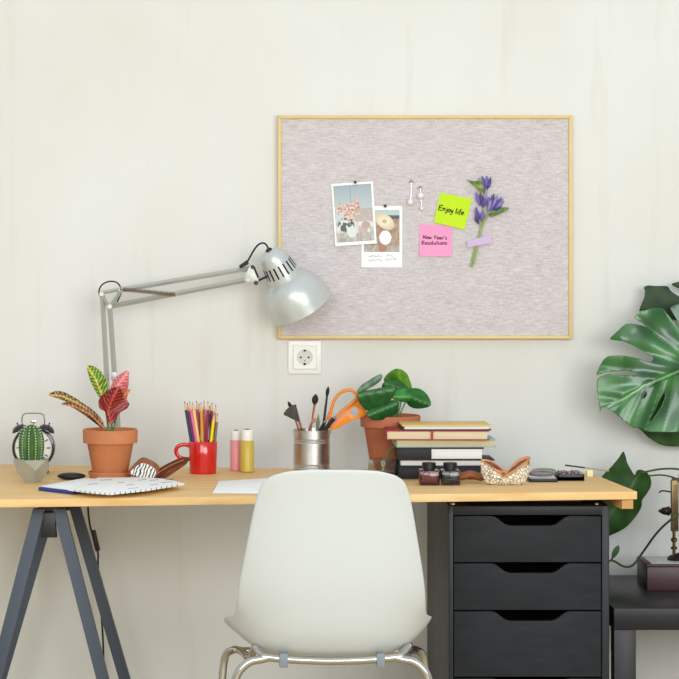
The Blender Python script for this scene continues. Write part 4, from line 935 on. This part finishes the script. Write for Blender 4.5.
# ---- printed pouch (open, flaps standing)
Yu = -.53; ku = 1/S(Yu)
def Up(x, y, d=0): return P(x, y, Yu+d)
t = thing('glasses_case', 'open tan leather glasses case with crackled cream print right of the ink bottles', 'case', Vector((Up(505, 0).x, Yu+.02, DZ))); org = t.location.copy()
def cs(x0, x1, n=24):
    pass
b = MB(org)                                     # boat shaped pouch: front sheet bulges, ends closed
nu, nv = 26, 10; gf, gb = [], []
for i in range(nu+1):
    u = i/nu; x = 480.5+49.5*u
    top = 471.5-13.5*abs(2*u-1)**1.5 if u < .5 else 472-15*abs(2*u-1)**1.3
    if u < .5: top = 474-13*(1-2*u)**.8
    else: top = 474-16*(2*u-1)**.8
    bot = 486.2-4.5*abs(2*u-1)**5
    inset = 3.2*(abs(2*u-1)**4)
    colf, colb = [], []
    for j in range(nv+1):
        v = j/nv; y = bot+(top-bot)*v; xx = x+(1 if u < .5 else -1)*inset*(1-v)**2*1.2
        bul = math.sin(PI*min(1, v*.75+.12))*(1-abs(2*u-1)**3)
        pf = Up(xx, y, .018-.018*bul); pb = Up(xx, y, .026+.018*bul*(1-.6*v))
        if j == 0: pf.z = max(pf.z, DZ+.0003+.010*abs(2*u-1)**5); pb.z = pf.z
        colf.append(b.V(pf)); colb.append(b.V(pb))
    gf.append(colf); gb.append(colb)
for i in range(nu):
    for j in range(nv): b.face([gf[i][j], gf[i+1][j], gf[i+1][j+1], gf[i][j+1]]); b.face([gb[i][j], gb[i][j+1], gb[i+1][j+1], gb[i+1][j]])
    b.face([gf[i][0], gb[i][0], gb[i+1][0], gf[i+1][0]])
for c_ in (0, nu):
    for j in range(nv): b.face([gf[c_][j], gf[c_][j+1], gb[c_][j+1], gb[c_][j]])
b.build('pouch', M['crackle'], t, sharp=60, mods=[('SOLIDIFY', dict(thickness=.0012))])
for pts in ([(481, 460.5), (484, 459), (492, 461), (499, 465.5), (506, 471), (503, 476.5), (497, 472), (489, 466)], [(529.5, 456.5), (530, 460), (522, 467), (512, 474), (505, 478), (503, 476), (508, 470), (517, 460.5), (524, 457)]):
    b = MB(org); q = [tuple(v)[:2] for v in catmull([(x, y, 0) for x, y in pts], 3)]; b.prism([Up(x, y, -.002+.0002*abs(x-504)) for x, y in q], (0, .0035, 0), bevel=.0006); b.build('flap', M['leather_tan'], t)
for pts in ([(484, 461), (491, 462), (498, 466), (503, 470.5), (498, 469.5), (490, 465)], [(528, 458.5), (520, 461.5), (512, 468), (507, 473.5), (515, 469), (523, 463)]):
    b = MB(org); b.prism([Up(x, y, -.0045+.0002*abs(x-504)) for x, y in pts], (0, .003, 0), bevel=.0004); b.build('flap_lining', M['leather_dark'], t)
b = MB(org); c_ = Up(503.8, 474, -.005); b.tube([c_, c_+Vector((0, .004, 0))], .0035, 12); b.build('snap_button', M['brass'], t)

# ---- dark trays with beads
Yt2 = YD(482.3)
p0 = G(529.5, 482.3); p1 = G(557, 481.8)
b = MB(p0); b.box((p0.x, p0.y, DZ), (p1.x, p0.y+.07, DZ+.0085), bevel=.002); t = thing('smartphone', 'flat black phone with pale screen lying left of the bead dish', 'phone', p0)
b.build('body', M['black_plastic'], t); b = MB(p0); b.box((p0.x+.003, p0.y+.003, DZ+.0083), (p1.x-.003, p0.y+.067, DZ+.0092)); b.build('screen', mat('pale_screen', (206, 206, 210), .15), t)
p0 = G(557.5, 481); p1 = G(583, 480); t = thing('bead_dish', 'low black dish of small beads on the right of the desktop', 'dish', p0); hd = .0145
b = MB(p0); b.box((p0.x, p0.y, DZ), (p1.x, p0.y+.06, DZ+hd-.004), bevel=.0015)
for lo_, hi_ in (((p0.x, p0.y), (p1.x, p0.y+.004)), ((p0.x, p0.y+.056), (p1.x, p0.y+.06)), ((p0.x, p0.y), (p0.x+.004, p0.y+.06)), ((p1.x-.004, p0.y), (p1.x, p0.y+.06))): b.box((*lo_, DZ), (*hi_, DZ+hd), bevel=.001)
b.build('tray', M['black_plastic'], t)
rnd = random.Random(4)
bc = [mat('bead_'+n, c, .3) for n, c in (('plum', (112, 90, 100)), ('sage', (132, 138, 104)), ('grey', (150, 144, 148)), ('rust', (140, 98, 86)))]
b = MB(p0)
for m_ in bc: b.m(m_)
for i in range(90):
    b.m(bc[i % 4]); b.sphere((rnd.uniform(p0.x+.007, p1.x-.007), rnd.uniform(p0.y+.007, p0.y+.053), DZ+hd-.002+rnd.uniform(-.001, .007)), .0028, 6)
o = b.build('beads', None); tag(o, 'small plum, sage and grey beads heaped in the black dish', 'beads', kind='stuff')
for (yy, dz_, m_, lab) in ((0, 0, bc[0], 'plum bead bracelet lying over the phone'), (.018, .0, bc[2], 'grey bead bracelet lying behind the plum one'), (.036, .0, bc[1], 'sage green bead bracelet, rearmost of the three')):
    c_ = G(544+yy*100, 482.3); pz = DZ+.0094; b = MB((c_.x, c_.y, pz)); n = 34
    for i in range(n):
        a = 2*PI*i/n; b.sphere((c_.x+.026*math.cos(a), p0.y+.017+yy*.6+.014*math.sin(a), pz+.003+(.005+yy*.06)*(.5+.5*math.sin(a))+(yy*.09)), .0028, 6)
    single(b, 'bead_bracelet', m_, lab, 'bracelet', 'bead bracelets')
# stick on a small block
t0 = P(592, 473.8, YD(473.9)); zz = DZ
yk_ = YD(476.5); c_ = P(590, 0, yk_)
b = MB((c_.x, yk_, DZ)); b.box((c_.x-.008, yk_-.008, DZ), (c_.x+.006, yk_+.006, P(0, 469.6, yk_).z), bevel=.0012); single(b, 'eraser', mat('cream_rubber', (232, 222, 178), .6), 'small cream rubber block under the thin stick at the right end of the desktop', 'eraser')
a_, d_ = P(565, 465.2, yk_), P(609, 470.8, yk_)
b = MB(a_); b.m(mat('dark_stick_end', (60, 52, 46), .5)); b.tube([a_, a_.lerp(d_, .45)], .0019, 8); b.m(mat('tan_stick', (176, 154, 120), .5)); b.tube([a_.lerp(d_, .45), d_], .0019, 8)
single(b, 'drawing_stick', None, 'thin dark and tan stick balanced across the cream block', 'stick')

# ---- papers and notebooks on the left
def flat(name, pts, z, th, mt, parent=None, org=None, bevel=.0004):
    q = [G(x, y, z+th) for x, y in pts]; q = [Vector((p.x, p.y, z)) for p in q]
    b = MB(org if org is not None else q[0]); b.prism(q, (0, 0, th), bevel=bevel); return b.build(name, mt, parent, sharp=30)
t = thing('blue_notebook', 'blue notebook with white top page lying left under the planner', 'notebook', G(38, 489)); org = t.location.copy()
flat('cover', [(38.5, 487), (73, 491), (120, 481), (84, 478.5)], DZ, .0085, M['blue'], t, org, .002); flat('page', [(40.5, 486), (72, 489.8), (118, 480), (84, 478)], DZ+.0085, .0016, M['paper'], t, org)
t = thing('planner', 'open white spiral planner with printed pages in front of the croton', 'planner', G(74, 494.5)); org = t.location.copy()
zz = DZ+.0102
flat('page_block', [(68, 489), (90, 492), (110, 493.6), (146, 489.8), (184.5, 483.5), (166, 478.8), (144, 477.2), (98, 477.6)], zz, .0035, M['paper'], t, org)
q = [(70, 489.6), (90, 492.2), (110, 493.6), (146, 489.8), (182.5, 484)]
b = MB(org)
px_ = []
for i in range(4):
    L_ = math.dist(q[i], q[i+1]); n_ = max(1, round(L_/5.2)); px_ += [(q[i][0]+(q[i+1][0]-q[i][0])*u/n_, q[i][1]+(q[i+1][1]-q[i][1])*u/n_) for u in range(n_)]
for x, y in px_[1:]:
    p = G(x, y, zz+.0035); p.z = zz+.0017
    b.tube([p+Vector((0, .0032*math.cos(a*PI/4), .0032*math.sin(a*PI/4))) for a in range(8)], .0007, 5, closed=True)
b.build('spiral_binding', M['black_plastic'], t)
b = MB(org); rnd = random.Random(8)
for (xa, ya, xb, yb_) in ((150, 484.2, 158, 483.4), (161, 486.4, 172, 485.4), (165, 483.6, 173, 483), (126, 489, 134, 488.2), (100, 484, 112, 483.4), (138, 484, 146, 483.2), (88, 488, 98, 487.6), (150, 488.8, 158, 488), (128, 492.4, 138, 491.4), (118, 486.5, 124, 486)):
    p, p2 = G(xa, ya-3.6, zz+.0035), G(xb, yb_-3.6, zz+.0035); p.z = p2.z = zz+.0036; n = 8
    b.tube([p.lerp(p2, i/n)+Vector((0, rnd.uniform(-.004, .004), 0)) for i in range(n+1)], .0006, 4)
b.build('printed_marks', M['ink'], t)
# gold coloured pen? dark case behind
p = G(71, 480.5); b = MB(p); b.sphere((p.x, p.y+.018, DZ+.0085), .0085, 16, (3.9, 2.2, 1)); single(b, 'hard_case', M['black_plastic'], 'flat black rounded case behind the blue notebook', 'case')
t = thing('paper_sheets', 'small stack of blank white paper left of the chair back', 'paper', G(212, 494)); org = t.location.copy()
flat('sheet', [(212, 493.2), (268, 493.6), (281, 477.8), (218.5, 481.5)], DZ, .0012, mat('grey_card', (190, 184, 186), .6), t, org, .0002); flat('sheet', [(213, 492.4), (267, 492.8), (280, 477.4), (219, 481)], DZ+.0012, .0013, M['paper'], t, org, .0002)

# ---- leather cases beside the croton
Ye = YD(481); 
def Ep(x, y, d=0): return P(x, y, Ye+d)
t = thing('eyeglass_case', 'brown leather case with black and white striped print leaning on the croton pot', 'case', Ep(142, 481)); org = t.location.copy()
ol = [(128, 473.5), (131, 468), (137, 461.5), (141.5, 458), (146, 458.3), (156, 463.5), (159.5, 468), (158, 474), (153, 480), (146, 480.8), (137, 478.5)]
b = MB(org); q = [tuple(v)[:2] for v in catmull([(x, y, 0) for x, y in ol], 3)]; b.prism([Ep(x, y, (481-y)*.0009) for x, y in q], (0, .014, 0), bevel=.003); b.build('shell', M['leather'], t)
ol = [(130, 473), (134, 468.5), (141, 463.5), (148, 464.5), (156, 470.5), (153.5, 477.5), (148, 479.3), (138, 477)]
def zeb(p):
    v = math.sin((p[0]*.95+p[1]*.35)*1.9+2.4*noise.noise(Vector((p[0]*.2, p[1]*.25, 0)))); return (34, 30, 32) if v > .3 else (240, 236, 226)
blade('printed_panel', ol, lambda p: Ye+(481-p[1])*.0009-.0028, zeb, t, org, M['vpaint'], step=.5, thick=.001)
t = thing('leather_pouch', 'long folded reddish brown leather strap leaning against the red mug handle', 'leather strap', Ep(156, 481)); org = t.location.copy()
for pts, d, mt in (([(152, 480.5), (153, 475), (158, 469.5), (170, 462.5), (181, 457.8), (188, 457.5), (188.5, 461), (178, 466), (168, 471.5), (160, 479)], 0, 'leather_dark'), ([(158, 480.5), (164, 475), (175, 467.5), (187, 461.5), (186, 464.5), (178, 470), (168, 477), (161, 480.8)], .012, 'leather')):
    q = [tuple(v)[:2] for v in catmull([(x, y, 0) for x, y in pts], 3)]; b = MB(org)
    b.prism([P(x, y, Ye+.006+d+(x-152)*.0024) for x, y in q], (0, .008, 0), bevel=.002); b.build('flap', M[mt], t)
b = MB(org); b.tube([P(x, y, Ye+.004+(x-152)*.0024) for x, y in ((155, 477), (160, 471.5), (170, 465.5), (184, 459.5))], .0009, 6); b.build('piping', M['leather_tan'], t)

# ================================================================== CHAIR
XC = .248
t = thing('chair', 'white plastic shell chair on chrome legs standing with its back to the viewer', 'chair', (XC, -1.05, 0)); org = t.location.copy()
rows = [(-1.345, .8625, .080, .006, -.004), (-1.344, .8575, .112, .009, -.003), (-1.340, .846, .133, .013, -.002), (-1.335, .830, .1455, .018, 0), (-1.322, .788, .157, .026, 0), (-1.300, .705, .172, .034, 0),
        (-1.276, .620, .188, .044, 0), (-1.256, .575, .192, .056, 0), (-1.236, .528, .193, .066, .026), (-1.205, .490, .205, .066, .056), (-1.165, .466, .2100, .045, .076), (-1.11, .458, .2125, .015, .082), (-1.03, .456, .216, 0, .070), (-.95, .456, .215, 0, .05),
        (-.87, .462, .207, 0, .03), (-.805, .455, .19, 0, .012), (-.775, .435, .165, 0, .004)]
b = MB(org); g = []; nu = 16
for (y, z, hw, ey, ez) in rows:
    row = []
    for i in range(nu+1):
        u = -1+2*i/nu; e_ = abs(u)**2.6; row.append(b.V((XC+u*hw, y+ey*e_, z+ez*abs(u)**4.2)))
    g.append(row)
for j in range(len(g)-1):
    for i in range(nu): b.face([g[j][i], g[j][i+1], g[j+1][i+1], g[j+1][i]])
b.build('seat_shell', M['chair_white'], t, sharp=180, mods=[('SOLIDIFY', dict(thickness=.007, offset=0)), ('SUBSURF', dict(levels=2, render_levels=2))])
def K(px, py, Y=-1.2): return P(px, py, Y)
b = MB(org); rt = .0085
b.tube(catmull([K(262, 656.5), K(290, 659.5), K(332, 661), K(374, 659.5), K(402, 656.5)], 5, False), rt*.95, 14); b.build('crossbar', M['chrome'], t)
for sx in (-1, 1):
    f = lambda px: 332+sx*(px-332) if sx > 0 else 332-(px-332)
    b = MB(org); pts = [K(f(396), 657.5), K(f(404), 659.5), K(f(412), 661), K(f(420), 666), K(f(427), 675), K(f(431), 690)]
    pts = catmull(pts, 5, False)+[Vector((XC+sx*.215, -1.225, .25)), Vector((XC+sx*.235, -1.25, .012))]; b.tube(pts, rt, 14); b.build('leg', M['chrome'], t)
    b = MB(org); b.tube(catmull([K(f(398), 658, -1.19), K(f(404), 651.5, -1.17), K(f(409), 646, -1.14), Vector((XC+sx*.160, -1.03, .440)), Vector((XC+sx*.178, -.93, .440)), Vector((XC+sx*.196, -.89, .435)), Vector((XC+sx*.2135, -.87, .41)), Vector((XC+sx*.221, -.86, .3)), Vector((XC+sx*.235, -.80, .012))], 5, False), rt, 14); b.build('leg', M['chrome'], t)
    b = MB(org); p = K(f(380.5), 658.5); b.box((p.x-.0085, p.y-.0115, p.z-.017), (p.x+.0085, p.y+.0115, p.z+.012), bevel=.002); b.build('clip', M['clip_grey'], t)
    for (x_, y_) in ((XC+sx*.235, -1.25), (XC+sx*.235, -.80)):
        b = MB(org); b.lathe([(.010, 0), (.012, .002), (.012, .016), (.009, .018)], (x_, y_, 0), 16); b.build('foot_cap', M['black_plastic'], t)
b = MB(org); b.tube([(XC-.175, -.95, .444), (XC+.175, -.95, .444)], rt*.9, 12); b.build('crossbar', M['chrome'], t)

# ================================================================== MONSTERA
Yo = -.13
pc = Vector((1.62, -.22, 0))
t = thing('monstera_plant', 'large monstera with glossy split leaves reaching in from the right', 'plant', pc); org = pc
b = MB(org); b.lathe(pot_profile(.15, .11, .30, .05, .01, .01), pc, 40, cap1=False); b.build('pot', M['terracotta'], t)
b = MB(org); b.lathe([(.0001, 0), (.142, 0), (.0001, .01)], pc+Vector((0, 0, .262)), 24); b.build('soil', M['soil'], t)
mid = [(600, 411), (622, 400), (645, 385), (665, 377), (700, 362)]
main = [(610, 339.5), (614, 334.5), (619, 330), (626, 324), (637, 324.5), (648, 328), (653, 333), (659, 339), (664, 343.5), (667, 345), (664, 341), (659, 337), (654, 333), (648, 328.5), (641, 322), (633.8, 317.3), (640, 312.5), (649, 308.8), (661, 308), (666, 312), (674, 322), (682, 330), (678, 322), (673, 314), (670, 308),
        (676, 304.5), (688, 303), (700, 310), (712, 318), (704, 330), (716, 338), (722, 352), (708, 358), (722, 366), (724, 384), (710, 384), (716, 396), (714, 412), (700, 404), (702, 420), (694, 431), (679, 432), (668, 432.3), (657, 432), (647, 431.5), (640, 428.5), (636, 427.5), (633.5, 428), (626, 422), (617, 415), (609.5, 409), (603, 407), (601, 409.5), (600, 413), (599.5, 408), (598.5, 400), (597, 390), (597, 381), (600, 377), (607, 374.2), (618, 374.6), (629, 375.3), (637, 375.5), (633, 372.5), (627, 370.7), (618, 371), (606, 372.3), (596.7, 375), (598.5, 369), (602, 362), (606, 357.5), (612, 355.5), (625, 355.7), (640, 359), (649, 362), (653, 360), (652.5, 356), (648, 354), (640, 349.5), (632, 345), (622, 341)]
hole1 = [(644+2.3*math.cos(a)+1.6*math.sin(a), 395-3.6*math.sin(a)+.2*math.cos(a)) for a in [i*PI/5 for i in range(10)]]
veins = [((690, 366), (604, 340)), ((695, 364), (636, 318)), ((672, 374), (600, 366)), ((645, 385), (600, 384)), ((622, 400), (602, 396)), ((634, 393), (614, 410)), ((648, 384), (634, 425)), ((664, 377), (645, 430)), ((676, 373), (664, 432)), ((690, 366), (684, 432)), ((640, 389), (624, 420)), ((700, 362), (662, 308))]
def dm(p):
    best = 1e9
    for a, c in zip(mid, mid[1:]):
        d, tt, sg = sdist(p, a, c)
        if d < best: best = d; sd = sg
    return best, sd
def sg_low(p):
    return p[1] > 411-(p[0]-600)*.49
def depth_main(p):
    d, sg = dm(p); dv = min(sdist(p, a, c)[0] for a, c in veins)
    y = Yo + .00041*(p[0]-650) + (-.00024*(p[1]-395) if sg_low(p) else .00030*(d))
    y += -(.0028 if sg_low(p) else .0046)*(.6+1.1*noise.noise(Vector((p[0]*.03, p[1]*.03, 9))))*(1-math.exp(-dv*dv/24)) + .003*math.sin(p[0]*.11+p[1]*.07)
    y += .002*math.exp(-d*d/3) + .0009*max(0, 622-p[0])
    return y
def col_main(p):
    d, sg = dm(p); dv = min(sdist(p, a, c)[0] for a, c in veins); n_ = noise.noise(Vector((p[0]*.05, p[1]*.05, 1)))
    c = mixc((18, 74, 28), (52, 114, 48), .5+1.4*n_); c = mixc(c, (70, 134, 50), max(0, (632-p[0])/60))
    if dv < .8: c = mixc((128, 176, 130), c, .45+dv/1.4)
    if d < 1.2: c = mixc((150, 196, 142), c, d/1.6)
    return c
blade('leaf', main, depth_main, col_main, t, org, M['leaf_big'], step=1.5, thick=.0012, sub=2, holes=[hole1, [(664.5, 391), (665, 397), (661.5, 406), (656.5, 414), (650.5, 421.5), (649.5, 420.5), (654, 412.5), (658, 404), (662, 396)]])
def dk(a, c): return lambda p: mixc(a, c, .5+noise.noise(Vector((p[0]*.08, p[1]*.08, 5)))*1.2)
back = [(644, 287.3), (648, 285.5), (656, 286), (667, 286.2), (670, 290), (675, 294), (684, 299), (696, 304), (700, 318), (685, 322), (668, 318), (655, 313), (645, 310), (639.3, 311.3), (641.5, 304), (644.5, 297), (645, 291)]
blade('leaf', back, lambda p: -.03+.00001*(p[1]-300)**2-.0002*(p[1]-300), dk((34, 54, 30), (54, 76, 42)), t, org, M['leaf_dull'], step=2.5, thick=.0012)
blade('leaf', [(671.5, 284.5), (678, 282), (688, 280), (700, 282), (708, 290), (700, 299), (690, 294), (680, 289)], lambda p: -.025+.0003*abs(p[1]-288), dk((36, 54, 34), (52, 74, 44)), t, org, M['leaf_dull'], step=2.5, thick=.0012)
blade('leaf', [(636, 424), (640, 405), (650, 388), (672, 382), (700, 392), (716, 424), (706, 440), (690, 446), (675, 446.3), (662, 445), (650, 438.5), (642, 431)], lambda p: -.045+.0005*abs(p[1]-430), dk((40, 72, 34), (58, 90, 44)), t, org, M['leaf_dull'], step=2.5, thick=.0012)
b = MB(org)
def stem_to(px, py, Y, x, y, ztop_=.9, r=.0045):
    a = P(px, py, Y); b.tube(catmull([a, a.lerp(Vector((x, y, ztop_)), .4)+Vector((.03, 0, .03)), Vector((x, y, ztop_*.75)), Vector((pc.x, pc.y, .262))], 6, False), r, 10)
stem_to(700, 362, Yo, 1.50, -.26, 1.0); stem_to(696, 310, -.03, 1.55, -.2, 1.05); stem_to(700, 290, -.03, 1.6, -.18, 1.1); stem_to(708, 430, -.05, 1.52, -.2, .85)
b.build('stem', M['stem_dark'], t)
# second plant: leaf behind the desk corner with a vine
pd = Vector((1.33, -.09, .4775))
t = thing('philodendron_vine', 'dark green vine with one broad leaf behind the right corner of the desktop', 'plant', pd); org = pd
b = MB(org); b.lathe(pot_profile(.055, .042, .10, .02, .004), pd, 32, cap1=False); b.build('pot', M['terracotta2'], t)
b = MB(org); b.lathe([(.0001, 0), (.05, 0), (.0001, .004)], pd+Vector((0, 0, .086)), 20); b.build('soil', M['soil'], t)
Yv = -.12
lv = [(623.3, 451.5), (625.8, 457), (627, 462), (630, 468), (634, 474.5), (635.5, 474), (637, 470.5), (641, 469.6), (647, 472.5), (650.8, 479), (650.5, 487), (646, 494.5), (642, 500), (641.5, 506), (638, 513), (632, 521), (624, 528.5), (612, 534.5), (600, 538), (590, 530), (586, 510), (590, 494), (598, 482), (604, 474), (612, 466), (619, 457.5)]
mv = [((641, 472), (622, 500)), ((622, 500), (594, 532))]
def dv_(p): return min(sdist(p, a, c)[0] for a, c in mv)
blade('leaf', lv, lambda p: Yv+.0010*(math.sqrt(dv_(p)**2+16)-4)+.003*math.sin(p[1]*.2), lambda p: mixc((70, 104, 48), mixc((44, 82, 24), (28, 58, 16), .5+noise.noise(Vector((p[0]*.1, p[1]*.06, 2)))), dv_(p)/1.3), t, org, M['leaf_dull'], step=2.2, thick=.0012)
blade('leaf', [(611.5, 556.5), (612.5, 551), (616, 546.5), (619, 545.5), (619.5, 550), (617, 555), (613.5, 558)], lambda p: Yv-.06, dk((50, 94, 34), (70, 116, 44)), t, org, M['leaf_dull'], step=1.5)
b = MB(org); b.tube(catmull([P(611, 560, -.18), P(616, 562, -.18), P(624, 566.5, -.18), P(633, 565, -.18), P(643, 552, -.185), P(656, 534, -.26), P(668, 522, -.30), P(680, 514, -.30), P(700, 506, -.22), pd+Vector((.02, 0, .18)), pd+Vector((0, 0, .086))], 5, False), .0028, 8)
b.tube(catmull([P(609, 562, -.18), P(611, 560, -.18), P(613, 557, -.18), P(616, 552, -.18)], 3, False), .0022, 8)
b.tube(catmull([P(641, 473, Yv), P(652, 470.5, Yv), P(664, 468.8, Yv), P(680, 469.5, Yv), P(700, 476, Yv), pd+Vector((0, 0, .19)), pd+Vector((-.01, 0, .086))], 5, False), .0024, 8)
b.tube(catmull([P(648, 476, Yv-.004), P(660, 475, Yv-.004), P(672, 477, Yv-.004), P(690, 484, Yv-.004), pd+Vector((-.01, -.02, .17)), pd+Vector((-.02, 0, .086))], 5, False), .0020, 8)
b.build('stem', M['vine'], t)
